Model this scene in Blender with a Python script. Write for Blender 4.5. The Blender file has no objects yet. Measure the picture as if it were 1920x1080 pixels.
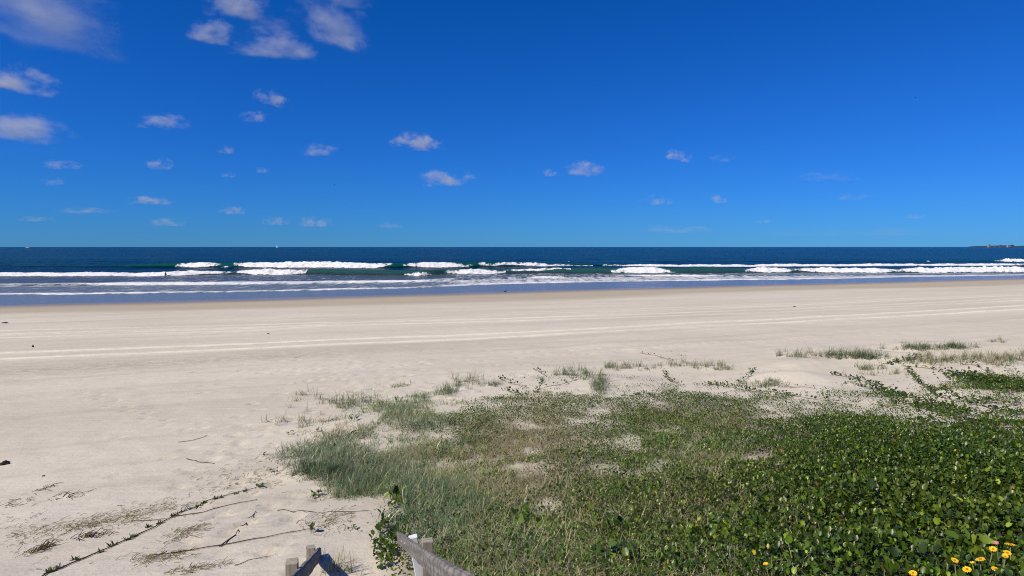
import bpy, bmesh, math, random
import numpy as np
from mathutils import Vector, Matrix, noise as mnoise

random.seed(7)
rng = np.random.default_rng(11)
SC = bpy.context.scene
COL = SC.collection
R = math.radians

# ------------------------------------------------------------------ camera
CAM_Z, FPX, PITCH = 6.1, 1173.0, R(3.76)
cam = bpy.data.cameras.new('camera')
cam.sensor_width = 36.0
cam.lens = FPX / 1920 * 36
cam.clip_start, cam.clip_end = 0.1, 120000
cam_ob = bpy.data.objects.new('camera', cam)
COL.objects.link(cam_ob)
cam_ob.location = (0, 0, CAM_Z)
cam_ob.rotation_euler = (R(90) - PITCH, 0, 0)
SC.camera = cam_ob

# ------------------------------------------------------------------ sky, sun, exposure
SUN_EL, SUN_AZ = R(46), R(-126)          # azimuth clockwise from +Y (the view direction)
world = bpy.data.worlds.new('World')
SC.world = world
world.use_nodes = True
wt = world.node_tree
wt.nodes.clear()
w_out = wt.nodes.new('ShaderNodeOutputWorld')
w_bg = wt.nodes.new('ShaderNodeBackground')
w_sky = wt.nodes.new('ShaderNodeTexSky')
w_sky.sky_type = 'NISHITA'
w_sky.sun_disc = False
w_sky.sun_elevation = SUN_EL
w_sky.sun_rotation = SUN_AZ
w_sky.altitude = 0
w_sky.air_density = 1.0
w_sky.dust_density = 0.0
w_sky.ozone_density = 7.0
w_mul = wt.nodes.new('ShaderNodeMix')        # clear polarised subtropical sky: deeper blue than the model's
w_mul.data_type = 'RGBA'
w_mul.blend_type = 'MULTIPLY'
w_mul.inputs[0].default_value = 1.0
w_mul.inputs[7].default_value = (0.13, 0.42, 1.0, 1)
wt.links.new(w_sky.outputs[0], w_mul.inputs[6])
w_sep = wt.nodes.new('ShaderNodeSeparateColor')
w_com = wt.nodes.new('ShaderNodeCombineColor')
w_sub = wt.nodes.new('ShaderNodeMath'); w_sub.operation = 'SUBTRACT'; w_sub.inputs[1].default_value = 0.10
w_max = wt.nodes.new('ShaderNodeMath'); w_max.operation = 'MAXIMUM'; w_max.inputs[1].default_value = 0.02
wt.links.new(w_mul.outputs[2], w_sep.inputs[0])
wt.links.new(w_sep.outputs[0], w_sub.inputs[0])
wt.links.new(w_sub.outputs[0], w_max.inputs[0])
wt.links.new(w_max.outputs[0], w_com.inputs[0])
wt.links.new(w_sep.outputs[1], w_com.inputs[1])
wt.links.new(w_sep.outputs[2], w_com.inputs[2])
wt.links.new(w_com.outputs[0], w_bg.inputs['Color'])
w_bg.inputs['Strength'].default_value = 0.10
wt.links.new(w_bg.outputs[0], w_out.inputs['Surface'])

sun = bpy.data.lights.new('sun', 'SUN')
sun.energy = 4.7
sun.angle = R(0.5)
sun.color = (1.0, 0.90, 0.72)
sun_ob = bpy.data.objects.new('sun', sun)
COL.objects.link(sun_ob)
to_sun = Vector((math.sin(SUN_AZ) * math.cos(SUN_EL), math.cos(SUN_AZ) * math.cos(SUN_EL), math.sin(SUN_EL)))
sun_ob.rotation_euler = (-to_sun).to_track_quat('-Z', 'Y').to_euler()

SC.view_settings.view_transform = 'Standard'
SC.view_settings.look = 'None'
SC.view_settings.exposure = 0.0
SC.view_settings.gamma = 1.0
SC.view_settings.use_curve_mapping = False
SC.render.engine = 'CYCLES'
SC.cycles.use_denoising = True
SC.cycles.denoising_input_passes = 'RGB_ALBEDO_NORMAL'
SC.cycles.denoising_prefilter = 'NONE'
SC.cycles.filter_width = 1.05
SC.cycles.max_bounces = 8
SC.cycles.transparent_max_bounces = 16
SC.cycles.volume_bounces = 1
SC.cycles.volume_max_steps = 256

# ------------------------------------------------------------------ helpers
def sstep(a, b, x):
    t = np.clip((x - a) / (b - a), 0, 1)
    return t * t * (3 - 2 * t)

def _hash(ix, iy, seed):
    h = (ix.astype(np.int64) * 374761393 + iy.astype(np.int64) * 668265263 + seed * 974634777) & 0x7fffffff
    h = ((h ^ (h >> 13)) * 1274126177) & 0x7fffffff
    return ((h ^ (h >> 16)) & 0xffff) / 65535.0

def vnoise(x, y, seed=0):
    ix, iy = np.floor(x), np.floor(y)
    fx, fy = x - ix, y - iy
    fx, fy = fx * fx * (3 - 2 * fx), fy * fy * (3 - 2 * fy)
    a, b = _hash(ix, iy, seed), _hash(ix + 1, iy, seed)
    c, d = _hash(ix, iy + 1, seed), _hash(ix + 1, iy + 1, seed)
    return (a * (1 - fx) + b * fx) * (1 - fy) + (c * (1 - fx) + d * fx) * fy

def fbm(x, y, seed=0, octs=4):
    s, a, t = 0.0, 0.5, 0.0
    for k in range(octs):
        s = s + a * vnoise(x * 2 ** k + 17.3 * k, y * 2 ** k - 9.1 * k, seed + k)
        t += a
        a *= 0.5
    return s / t

def make_mesh(name, verts, quads=None, tris=None, smooth=True):
    verts = np.asarray(verts, dtype=np.float32)
    quads = np.zeros((0, 4), np.int32) if quads is None else np.asarray(quads, np.int32).reshape(-1, 4)
    tris = np.zeros((0, 3), np.int32) if tris is None else np.asarray(tris, np.int32).reshape(-1, 3)
    me = bpy.data.meshes.new(name)
    me.vertices.add(len(verts))
    me.vertices.foreach_set('co', verts.ravel())
    nq, nt = len(quads), len(tris)
    me.loops.add(nq * 4 + nt * 3)
    me.loops.foreach_set('vertex_index', np.concatenate([quads.ravel(), tris.ravel()]).astype(np.int32))
    me.polygons.add(nq + nt)
    st = np.concatenate([np.arange(nq) * 4, nq * 4 + np.arange(nt) * 3]).astype(np.int32)
    me.polygons.foreach_set('loop_start', st)
    me.polygons.foreach_set('use_smooth', np.full(nq + nt, smooth))
    me.update(calc_edges=True)
    return me

def f_attr(me, name, vals):
    a = me.attributes.new(name, 'FLOAT', 'POINT')
    a.data.foreach_set('value', np.asarray(vals, np.float32).ravel())

def c_attr(me, name, rgb):
    rgb = np.asarray(rgb, np.float32)
    a = me.attributes.new(name, 'FLOAT_COLOR', 'POINT')
    a.data.foreach_set('color', np.concatenate([rgb, np.ones((len(rgb), 1), np.float32)], 1).ravel())

def obj(name, me, mat=None, parent=None):
    o = bpy.data.objects.new(name, me)
    COL.objects.link(o)
    if me is not None and mat is not None and not me.materials:
        me.materials.append(mat)
    if parent is not None:
        o.parent = parent
    return o

def tag(o, label=None, cat=None, group=None, kind=None):
    if label: o['label'] = label
    if cat: o['category'] = cat
    if group: o['group'] = group
    if kind: o['kind'] = kind
    return o

def empty(name, loc, label, cat, group=None):
    o = bpy.data.objects.new(name, None)
    COL.objects.link(o)
    o.location = loc
    o.empty_display_size = 0.1
    return tag(o, label, cat, group)

def grid_quads(nx, ny):
    i = np.arange(nx * ny).reshape(ny, nx)
    return np.stack([i[:-1, :-1], i[:-1, 1:], i[1:, 1:], i[1:, :-1]], -1).reshape(-1, 4)

def project(X, Y, Z):
    dz = Z - CAM_Z
    zc = Y * math.cos(PITCH) - dz * math.sin(PITCH)
    yc = Y * math.sin(PITCH) + dz * math.cos(PITCH)
    zc = np.maximum(zc, 0.05)
    return 960 + FPX * X / zc, 540 - FPX * yc / zc, zc

def ray(x, y):
    a, b = (x - 960) / FPX, (540 - y) / FPX
    return np.array([a, math.cos(PITCH) + b * math.sin(PITCH), -math.sin(PITCH) + b * math.cos(PITCH)])

def at_depth(x, y, d):
    return np.array([0, 0, CAM_Z]) + ray(x, y) * d

# ------------------------------------------------------------------ node material helpers
class NT:
    def __init__(self, name):
        self.m = bpy.data.materials.new(name)
        self.m.use_nodes = True
        self.t = self.m.node_tree
        self.t.nodes.clear()
        self.out = self.t.nodes.new('ShaderNodeOutputMaterial')
    def n(self, typ, ins=None, **props):
        nd = self.t.nodes.new(typ)
        for k, v in props.items():
            setattr(nd, k, v)
        for k, v in (ins or {}).items():
            self.set(nd.inputs[k], v)
        return nd
    def set(self, sock, v):
        if hasattr(v, 'bl_rna') and isinstance(v, bpy.types.NodeSocket):
            self.t.links.new(v, sock)
        else:
            sock.default_value = v
    def math(self, op, a, b=0.0, c=0.0, clamp=False):
        nd = self.n('ShaderNodeMath', {0: a, 1: b, 2: c}, operation=op, use_clamp=clamp)
        return nd.outputs[0]
    def mix(self, f, a, b, mode='MIX'):
        nd = self.n('ShaderNodeMix', {0: f, 6: a, 7: b}, data_type='RGBA', blend_type=mode)
        return nd.outputs[2]
    def sm(self, v, lo, hi, a=0.0, b=1.0):
        nd = self.n('ShaderNodeMapRange', {0: v, 1: lo, 2: hi, 3: a, 4: b}, interpolation_type='SMOOTHSTEP')
        return nd.outputs[0]
    def noise(self, vec, scale, detail=4.0, rough=0.5):
        nd = self.n('ShaderNodeTexNoise', {'Vector': vec, 'Scale': scale, 'Detail': detail, 'Roughness': rough})
        return nd.outputs[0]
    def attr(self, name):
        return self.n('ShaderNodeAttribute', attribute_name=name)
    def pos(self):
        return self.n('ShaderNodeNewGeometry').outputs['Position']
    def scaled(self, vec, s):
        return self.n('ShaderNodeVectorMath', {0: vec, 1: s}, operation='MULTIPLY').outputs[0]
    def bump(self, h, strength, dist, normal=None):
        nd = self.n('ShaderNodeBump', {'Strength': strength, 'Distance': dist, 'Height': h})
        if normal is not None:
            self.set(nd.inputs['Normal'], normal)
        return nd.outputs[0]
    def bsdf(self, **ins):
        names = {'base': 'Base Color', 'rough': 'Roughness', 'spec': 'Specular IOR Level', 'normal': 'Normal', 'metal': 'Metallic',
                 'ior': 'IOR'}
        nd = self.n('ShaderNodeBsdfPrincipled', {names[k]: v for k, v in ins.items()})
        return nd.outputs[0]
    def done(self, shader):
        self.t.links.new(shader, self.out.inputs['Surface'])
        return self.m

# ------------------------------------------------------------------ terrain height
TH = R(20.3)                                    # the shore runs 20 degrees off the picture plane
SHORE = 81.0
def n_of(X, Y): return -X * math.sin(TH) + Y * math.cos(TH)

_pn = np.array([-600, -60, -20, -5, 0, 2.8, 5.2, 8.2, 12, 18.8, 24, 40, 52, 62, 72, 81, 95, 130, 260, 4000])
_pz = np.array([5.6, 5.4, 5.2, 4.9, 4.4, 3.8, 3.25, 2.75, 2.3, 1.9, 1.72, 1.32, 0.98, 0.62, 0.25, 0.0, -0.55, -1.5, -4.5, -30])
_ln = np.arange(-600, 600, 0.1)
_lz = np.interp(_ln, _pn, _pz)
_k = np.exp(-0.5 * (np.arange(-40, 41) * 0.1 / 1.3) ** 2); _k /= _k.sum()
_lz = np.convolve(np.pad(_lz, 40, mode='edge'), _k, mode='valid')

HUMMOCKS = []                                   # (X, Y, radius across, radius along, height)
def hgt(X, Y, fine=True):
    X, Y = np.asarray(X, float), np.asarray(Y, float)
    n = n_of(X, Y)
    s = X * math.cos(TH) + Y * math.sin(TH)
    z = np.interp(n, _ln, _lz)
    near = sstep(40, 16, n)
    z = z + (fbm(s * 0.16, n * 0.22, 3) - 0.5) * (0.06 + 0.30 * near * sstep(-4, 4, X + 0.25 * Y))
    z = z + (fbm(s * 0.02, n * 0.08, 5, 3) - 0.5) * 0.16 * sstep(30, 60, n) * sstep(150, 80, n)
    for (hx, hy, rx, ry, hh) in HUMMOCKS:
        z = z + hh * np.exp(-((X - hx) / rx) ** 2 - ((Y - hy) / ry) ** 2)
    if fine:
        z = z + (fbm(X * 1.3, Y * 1.3, 9, 3) - 0.5) * 0.05 * near
    return z

def ground(x, y):
    """the point of the ground seen along the direction (x, y)"""
    d = ray(x, y)
    lo, hi, k = 2.5, 400.0, 90
    for _ in range(3):
        t = np.geomspace(lo, hi, k)
        q = np.array([0, 0, CAM_Z]) + t[:, None] * d
        below = np.nonzero(q[:, 2] <= hgt(q[:, 0], q[:, 1]))[0]
        i = below[0] if len(below) else k - 1
        lo, hi, k = t[max(i - 1, 0)], t[i] + 1e-6, 24
    q = np.array([0, 0, CAM_Z]) + d * hi
    q[2] = float(hgt(q[0], q[1]))
    return q

def sea_pt(x, y, z=0.0):
    d = ray(x, y)
    return np.array([0, 0, CAM_Z]) + d * ((z - CAM_Z) / d[2])

for (px, py, rx, ry, hh) in [(1560, 676, 2.6, 0.9, 0.30), (1480, 690, 1.8, 1.0, 0.16), (1740, 660, 3.0, 0.8, 0.26), (1820, 684, 4.0, 0.9, 0.30),
                             (1480, 712, 1.6, 0.7, 0.16), (1880, 700, 2.6, 0.8, 0.2), (1100, 716, 1.6, 0.8, 0.10), (1240, 690, 2.0, 0.8, 0.06),
                             (1540, 735, 1.2, 0.6, 0.10), (1780, 745, 1.4, 0.5, 0.12), (1300, 760, 2.2, 0.9, 0.05), (900, 760, 1.4, 0.7, 0.04),
                             (700, 800, 1.2, 0.8, 0.12), (620, 880, 0.7, 0.6, 0.12), (1060, 880, 1.0, 0.7, 0.10), (700, 1110, 0.75, 1.1, -0.16)]:
    p = ground(px, py)
    HUMMOCKS.append((p[0], p[1], rx, ry, hh * 1.5))

# tyre tracks: world polylines of Y(X)
def wline(pts, fn):
    P = np.array([fn(a, b) for a, b in pts])
    return P[:, 0], P[:, 1]
TRACKS = []
for pts, depth in [([(-400, 691), (0, 674), (480, 654), (960, 632), (1440, 606), (1920, 580), (2300, 562)], 1.0),
                   ([(-400, 677), (0, 662), (480, 645), (960, 624), (1440, 599), (1920, 573), (2300, 556)], 1.0),
                   ([(-400, 640), (0, 626), (480, 614), (960, 602), (1440, 586), (1920, 563), (2300, 550)], 0.75),
                   ([(-400, 634), (0, 620.5), (480, 609), (960, 597), (1440, 581), (1920, 559), (2300, 546)], 0.75),
                   ([(-400, 648), (0, 634), (480, 620), (960, 590), (1440, 574), (1920, 553), (2300, 543)], 0.55),
                   ([(-400, 642), (0, 629), (480, 616), (960, 586.5), (1440, 571), (1920, 550), (2300, 541)], 0.55)]:
    TRACKS.append(wline(pts, ground) + (depth,))

# footprints
FEET = []
def foot(x, y, a, s=1.0): FEET.append((x, y, a, s))
for (x0, y0, x1, y1) in [(100, 712, 340, 800), (640, 700, 690, 780), (330, 900, 480, 800), (560, 690, 900, 672), (430, 850, 640, 735),
                         (300, 860, 760, 715), (960, 660, 1400, 640), (1000, 668, 1700, 622)]:
    a, b = ground(x0, y0), ground(x1, y1)
    L = math.hypot(*(b - a)[:2]); ang = math.atan2(b[1] - a[1], b[0] - a[0])
    k = 0
    while k * 0.62 < L:
        t = k * 0.62 / L
        sd = 0.11 if k % 2 else -0.11
        foot(a[0] + (b[0] - a[0]) * t - math.sin(ang) * sd + random.gauss(0, .04), a[1] + (b[1] - a[1]) * t + math.cos(ang) * sd + random.gauss(0, .04),
             ang + random.gauss(0, .15))
        k += 1
for _ in range(620):
    px, py = random.uniform(330, 1250), random.uniform(655, 800)
    if random.random() > math.exp(-((px - 760) / 260) ** 2 - ((py - 715) / 45) ** 2) + 0.04: continue
    p = ground(px, py); foot(p[0], p[1], random.uniform(0, 6.28), random.uniform(.8, 1.2))
for _ in range(300):
    px, py = random.uniform(0, 640), random.uniform(780, 1075)
    if random.random() > math.exp(-((px - 520) / 170) ** 2 - ((py - 900) / 110) ** 2): continue
    p = ground(px, py); foot(p[0], p[1], random.uniform(0, 6.28), random.uniform(.7, 1.1))

def axis(lo, flo, fhi, hi, step, grow):
    a = list(np.arange(flo, fhi, step))
    s = step
    while a[-1] < hi:
        s *= grow; a.append(a[-1] + s)
    s = step
    b = [flo]
    while b[-1] > lo:
        s *= grow; b.append(b[-1] - s)
    return np.array(b[:0:-1] + a)

SHEAR = 0.36                                     # grid rows follow the shore and the tyre tracks
gx = axis(-900, -12, 14, 900, 0.09, 1.036)
gv = np.concatenate([axis(-700, 3.5, 20, 20, 0.088, 1.07)[:-1], np.arange(20, 33, 0.12), np.arange(33, 50, 0.2), axis(50, 50, 50.2, 800, 0.2, 1.05)])
gv = np.unique(np.round(gv, 4))
GX, GV = np.meshgrid(gx, gv)
GY = GV + SHEAR * GX
GZ = hgt(GX, GY)
trk = np.zeros_like(GZ)
for tx, ty, dep in TRACKS:
    o_ = np.argsort(tx)
    yy = np.interp(GX, tx[o_], ty[o_]) + (fbm(GX * 0.12, GX * 0 + dep, 21, 2) - 0.5) * 0.5
    d = (GY - yy) * math.cos(TH)
    w = 0.19
    GZ += dep * (-0.05 * np.exp(-(d / w) ** 2) + 0.035 * np.exp(-((np.abs(d) - 0.27) / 0.12) ** 2))
    trk = np.maximum(trk, min(1, dep * 0.95) * np.exp(-(d / 0.34) ** 2))
for (fx, fy, fa, fs) in FEET:
    fv = fy - SHEAR * fx
    i0, i1 = np.searchsorted(gx, [fx - .4, fx + .4]); j0, j1 = np.searchsorted(gv, [fv - .5, fv + .5])
    if i1 <= i0 or j1 <= j0: continue
    sx, sy = GX[j0:j1, i0:i1] - fx, GY[j0:j1, i0:i1] - fy
    u = (sx * math.cos(fa) + sy * math.sin(fa)) / (0.16 * fs); v = (-sx * math.sin(fa) + sy * math.cos(fa)) / (0.085 * fs)
    r2 = u * u + v * v
    GZ[j0:j1, i0:i1] += -0.045 * fs * np.exp(-r2 ** 1.5) + 0.018 * fs * np.exp(-((np.sqrt(r2) - 1.45) / 0.4) ** 2)
GN = n_of(GX, GY)
GS = GX * math.cos(TH) + GY * math.sin(TH)
edge = (fbm(GS * 0.035, GN * 0.02, 31, 4) - 0.5) * 9
wet = sstep(57, 63, GN + edge * 0.9)
soak = sstep(70, 79.5, GN + edge * 0.35)
damp = np.clip(np.exp(-((GN - (27.3 + edge * 0.25)) / 1.5) ** 2) * sstep(8, -16, GX), 0, 1)
PX, PY, _zc = project(GX, GY, GZ)

# ---- coverage of the dune plants, as a map over the ground
MX0, MDX, MY0, MDY = 480, 60, 640, 40
def amap(rows):
    return np.array([[int(c) for c in r] for r in rows], float) / 9
#                 4 5 6 6 7 7 8 9 9 . . . 2 . . . . 5 . . . . 8 . 9
V_MAP = amap(['0000000000000000000000000',
              '0000000000000000000000011',
              '0000000011111211100110364',
              '0000011455555666555445444',
              '0001234655556556667755554',
              '0001224445555555677888887',
              '0111112345666556678899999',
              '0011222345666667788888888',
              '0000433344666677778888888',
              '0000654445566667778888888',
              '0000566555556666777778888',
              '0000566555556666777778888'])
G_MAP = amap(['0000000000000000000000000',
              '0000000000001110000000000',
              '0000001100110000000000000',
              '0013443110012320000000000',
              '0123454322233443210000000',
              '0365555444323565322111111',
              '0478766543334554321111111',
              '0036887654334543322111111',
              '0001577654444433322222222',
              '0000157765555443333322222',
              '0000036776666655544433333',
              '0000036776666655544433333'])
D_MAP = amap(['0000000000000000000000000',
              '0000000000000000000000000',
              '0000000000000000000000000',
              '0011110112111121110000000',
              '0112221344323332221111110',
              '0122333665444444321111222',
              '0122344554544454443221111',
              '0011224465444454433221111',
              '0000124574433443333222111',
              '0000113444333443333222111',
              '0000012454433443333222222',
              '0000012454433443333222222'])
BARE = [(1090, 792, 34, 9), (1180, 830, 36, 14), (1145, 805, 26, 8), (1145, 880, 30, 11), (1185, 892, 22, 8), (1025, 955, 24, 16), (705, 830, 36, 10), (1120, 775, 22, 8),
        (880, 745, 40, 8), (1230, 735, 26, 5), (1330, 738, 30, 6), (1690, 778, 38, 10), (1740, 780, 30, 8), (1620, 752, 24, 6), (1590, 760, 18, 6),
        (1830, 742, 34, 9), (1880, 765, 40, 6), (1800, 805, 40, 8), (1760, 812, 40, 9), (1830, 820, 34, 8), (1720, 700, 60, 10), (1900, 820, 30, 6), (1900, 850, 40, 6),
        (830, 778, 18, 9), (980, 800, 24, 8), (730, 1010, 16, 14), (745, 965, 14, 9), (1150, 960, 14, 8), (1240, 872, 20, 7), (1430, 765, 22, 4), (1480, 800, 30, 4),
        (1460, 780, 20, 4), (1410, 862, 14, 8), (1220, 885, 18, 8), (640, 770, 30, 8), (770, 870, 16, 6), (1000, 850, 22, 8), (1785, 790, 30, 6), (1850, 790, 40, 5)]
def lookup(M, px, py):
    u = np.clip((px - MX0) / MDX, 0, M.shape[1] - 1.001); v = np.clip((py - MY0) / MDY, 0, M.shape[0] - 1.001)
    i, j = u.astype(int), v.astype(int)
    fu, fv = u - i, v - j
    r = (M[j, i] * (1 - fu) + M[j, i + 1] * fu) * (1 - fv) + (M[j + 1, i] * (1 - fu) + M[j + 1, i + 1] * fu) * fv
    return np.where((px < MX0 - 30) | (py < MY0), 0, r)
def bare(px, py):
    b = np.zeros_like(px)
    for (cx, cy, rx, ry) in BARE:
        b = np.maximum(b, np.exp(-((((px - cx) / rx) ** 2 + ((py - cy) / ry) ** 2) * 0.75) ** 1.2))
    return b

vegv, vegg, vegd = lookup(V_MAP, PX, PY), lookup(G_MAP, PX, PY), lookup(D_MAP, PX, PY)
front = (GY > 1.0) & (np.abs(GX) < 60)
brk = np.clip(bare(PX, PY) * (0.35 + 1.5 * fbm(GX * 2.5, GY * 2.5, 45)), 0, 1)
litter = np.clip((vegv * 0.55 + vegg * 0.65 + vegd * 0.5) * 1.15, 0, 1) * (1 - 0.85 * brk) * front
litter *= (0.45 + 0.55 * sstep(0.45, 0.8, vegv))
humus_shade = sstep(0.5, 0.85, vegv) * (1 - brk) * front  # dark humus brown under dense vine, painted in for the shaded gaps
litter *= sstep(0.08, 0.35, litter + (fbm(GX * 2.2, GY * 2.2, 44) - 0.5) * 0.45)

verts = np.stack([GX, GY, GZ], -1).reshape(-1, 3)
sand_me = make_mesh('beach', verts, grid_quads(len(gx), len(gv)))
for k, v in (('wet', wet), ('soak', soak), ('trk', trk), ('damp', damp), ('litter', litter), ('humus_shade', humus_shade)):
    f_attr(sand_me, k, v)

_gz = GZ.copy()
def hgt(X, Y, fine=True):
    """height of the finished sand surface, prints and tracks included"""
    X, Y = np.asarray(X, float), np.asarray(Y, float)
    i = np.clip(np.searchsorted(gx, X) - 1, 0, len(gx) - 2); W = Y - SHEAR * X
    j = np.clip(np.searchsorted(gv, W) - 1, 0, len(gv) - 2)
    u = np.clip((X - gx[i]) / (gx[i + 1] - gx[i]), 0, 1); v = np.clip((W - gv[j]) / (gv[j + 1] - gv[j]), 0, 1)
    return (_gz[j, i] * (1 - u) + _gz[j, i + 1] * u) * (1 - v) + (_gz[j + 1, i] * (1 - u) + _gz[j + 1, i + 1] * u) * v

m = NT('sand')
P = m.pos()
big = m.noise(m.scaled(P, (0.10, 0.30, 0.2)), 1.0, 5.0, 0.6)
mid = m.noise(P, 1.7, 5.0, 0.65)
fine = m.noise(P, 22.0, 5.0, 0.7)
grain = m.noise(P, 160.0, 2.0, 0.7)
col = m.mix(m.sm(big, 0.30, 0.70), (0.60, 0.555, 0.455, 1), (0.68, 0.63, 0.525, 1))
col = m.mix(m.math('MULTIPLY', m.sm(mid, 0.40, 0.75), 0.35), col, (0.55, 0.495, 0.395, 1))
col = m.mix(m.math('MULTIPLY', m.sm(grain, 0.35, 0.65), 0.22), col, (0.40, 0.345, 0.28, 1))
col = m.mix(m.math('MULTIPLY', m.attr('trk').outputs['Fac'], m.sm(m.noise(P, 1.3, 5.0, 0.7), 0.30, 0.62, 0.35, 0.95)), col, (0.84, 0.77, 0.65, 1))
spots = m.noise(m.scaled(P, (1.0, 1.0, 1.0)), 3.2, 6.0, 0.75)
col = m.mix(m.math('MULTIPLY', m.attr('damp').outputs['Fac'], m.sm(spots, 0.35, 0.6, 0.15, 0.75)), col, (0.40, 0.345, 0.275, 1))
# long streaks left by tides and wheels, parallel to the shore
rot = m.n('ShaderNodeVectorRotate', {'Vector': P, 'Axis': (0.0, 0.0, 1.0), 'Angle': -TH}, rotation_type='AXIS_ANGLE').outputs[0]
st1 = m.noise(m.scaled(rot, (0.03, 0.85, 0.0)), 1.0, 5.0, 0.6)
st2 = m.noise(m.scaled(rot, (0.012, 0.22, 0.0)), 1.0, 3.0, 0.5)
col = m.mix(m.math('MULTIPLY', m.sm(st1, 0.50, 0.66), 0.40), col, (0.47, 0.42, 0.34, 1))
col = m.mix(m.math('MULTIPLY', m.sm(st2, 0.50, 0.68), 0.35), col, (0.48, 0.44, 0.37, 1))
col = m.mix(m.math('MULTIPLY', m.sm(st1, 0.42, 0.30), 0.30), col, (0.68, 0.635, 0.55, 1))
# shell grit and fragments of dry weed strewn over the upper beach
grit = m.n('ShaderNodeTexVoronoi', {'Vector': P, 'Scale': 9.0, 'Randomness': 1.0}, feature='F1')
g1 = m.math('MULTIPLY', m.sm(grit.outputs['Distance'], 0.10, 0.06), m.sm(mid, 0.47, 0.62))
col = m.mix(m.math('MULTIPLY', g1, 0.55), col, (0.24, 0.185, 0.13, 1))
lit_c = m.mix(m.sm(m.noise(P, 30.0, 4.0, 0.7), 0.35, 0.65), (0.15, 0.12, 0.07, 1), (0.42, 0.35, 0.25, 1))
col = m.mix(m.math('MULTIPLY', m.attr('litter').outputs['Fac'], 0.70), col, lit_c)
col = m.mix(m.math('MULTIPLY', m.attr('humus_shade').outputs['Fac'], m.sm(m.noise(P, 9.0, 4.0, 0.7), 0.3, 0.6, 0.6, 0.97)), col, (0.055, 0.047, 0.028, 1))
wetf = m.attr('wet').outputs['Fac']
soakf = m.attr('soak').outputs['Fac']
col = m.mix(m.math('MULTIPLY', wetf, m.sm(big, 0.25, 0.75, 0.75, 1.0)), col, (0.43, 0.37, 0.275, 1))
col = m.mix(m.math('MULTIPLY', soakf, 0.85), col, (0.23, 0.165, 0.11, 1))
h = m.math('ADD', m.math('MULTIPLY', mid, 0.6), m.math('ADD', m.math('MULTIPLY', fine, 0.12), m.math('MULTIPLY', grain, 0.015)))
rip = m.noise(m.scaled(P, (0.5, 3.0, 1.0)), 1.6, 4.0, 0.6)
h = m.math('ADD', h, m.math('MULTIPLY', rip, 0.35))
dry = m.math('SUBTRACT', 1.0, wetf)
bmp = m.n('ShaderNodeBump', {'Strength': m.math('ADD', m.math('MULTIPLY', dry, 0.75), 0.04), 'Distance': 0.075, 'Height': h}).outputs[0]
rough = m.math('SUBTRACT', 0.95, m.math('MULTIPLY', soakf, 0.72))
SAND = m.done(m.bsdf(base=col, rough=rough, spec=m.math('ADD', 0.05, m.math('MULTIPLY', soakf, 0.5)), normal=bmp))
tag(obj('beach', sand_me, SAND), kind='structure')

# ------------------------------------------------------------------ sea
def toe(pts):
    P = np.array([sea_pt(a, b)[:2] for a, b in pts])
    o_ = np.argsort(P[:, 0])
    return P[o_, 0], P[o_, 1], pts
LINE_A = toe([(-300, 501), (0, 501.5), (325, 502), (430, 502.5), (730, 502.5), (884, 501), (1110, 499.3), (1400, 499.2), (1700, 498), (1920, 497.2), (2300, 497)])
LINE_B = toe([(-300, 519), (0, 518), (300, 517.5), (430, 515.5), (570, 515), (700, 516.5), (790, 517.5), (840, 514.5), (950, 513.5), (1060, 513.5), (1150, 513.5),
              (1270, 513.5), (1400, 512), (1500, 511.5), (1700, 512), (1920, 511), (2300, 509)])
LINE_C = toe([(-300, 539), (0, 537), (85, 536), (300, 534), (500, 533), (640, 531), (760, 529.5), (850, 526), (1000, 521.5), (1150, 519.5), (1370, 518.3), (1700, 516), (2300, 513)])
LINE_D = toe([(-300, 558), (0, 553), (300, 550), (500, 547), (640, 543.5), (760, 541), (900, 534), (1040, 530.5), (1150, 528.5), (1280, 526.5), (1560, 523), (1700, 519.5), (1920, 516), (2300, 512)])
LINE_F = toe([(-300, 491), (400, 491), (1700, 491), (1870, 491), (1920, 490.5), (2300, 490)])
def wob(X, seed, amp, sc=0.03): return (fbm(X * sc, X * 0 + seed, seed, 4) - 0.5) * 2 * amp
def yline(L, X): return np.interp(X, L[0], L[1])
def xpix(X, Y): return 960 + FPX * X / np.maximum(Y, 1)      # rough column of a far sea point
def amp_of(xp, tab):
    a = np.array(tab, float)
    return np.interp(xp, a[:, 0], a[:, 1])
AMP_A = [(-300, .35), (200, .5), (330, 1.15), (405, 1.35), (430, 1.2), (735, 1.35), (760, 1.2), (890, 1.3), (1000, 1.0), (1120, .6), (1300, .5), (1920, .4)]
AMP_B = [(-300, .5), (250, .6), (430, .8), (560, 1.0), (600, 1.15), (700, 1.1), (760, .9), (830, 1.0), (940, 1.1), (1000, 1.0), (1100, 1.15), (1260, 1.1), (1330, 1.2), (1400, 1.0), (1700, .8), (1920, .9)]
AMP_C = [(-300, .2), (0, .25), (80, .25), (760, .2), (850, .16), (1000, .25), (1920, .1)]
AMP_D = [(-300, .07), (1920, .06)]
AMP_F = [(-300, .3), (600, .45), (1200, .35), (1800, .6), (1880, .9), (2300, .9)]
def prof(d, wf, wb):
    return np.where(d < 0, np.exp(-(d / wf) ** 2), np.exp(-(d / wb) ** 2))
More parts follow.
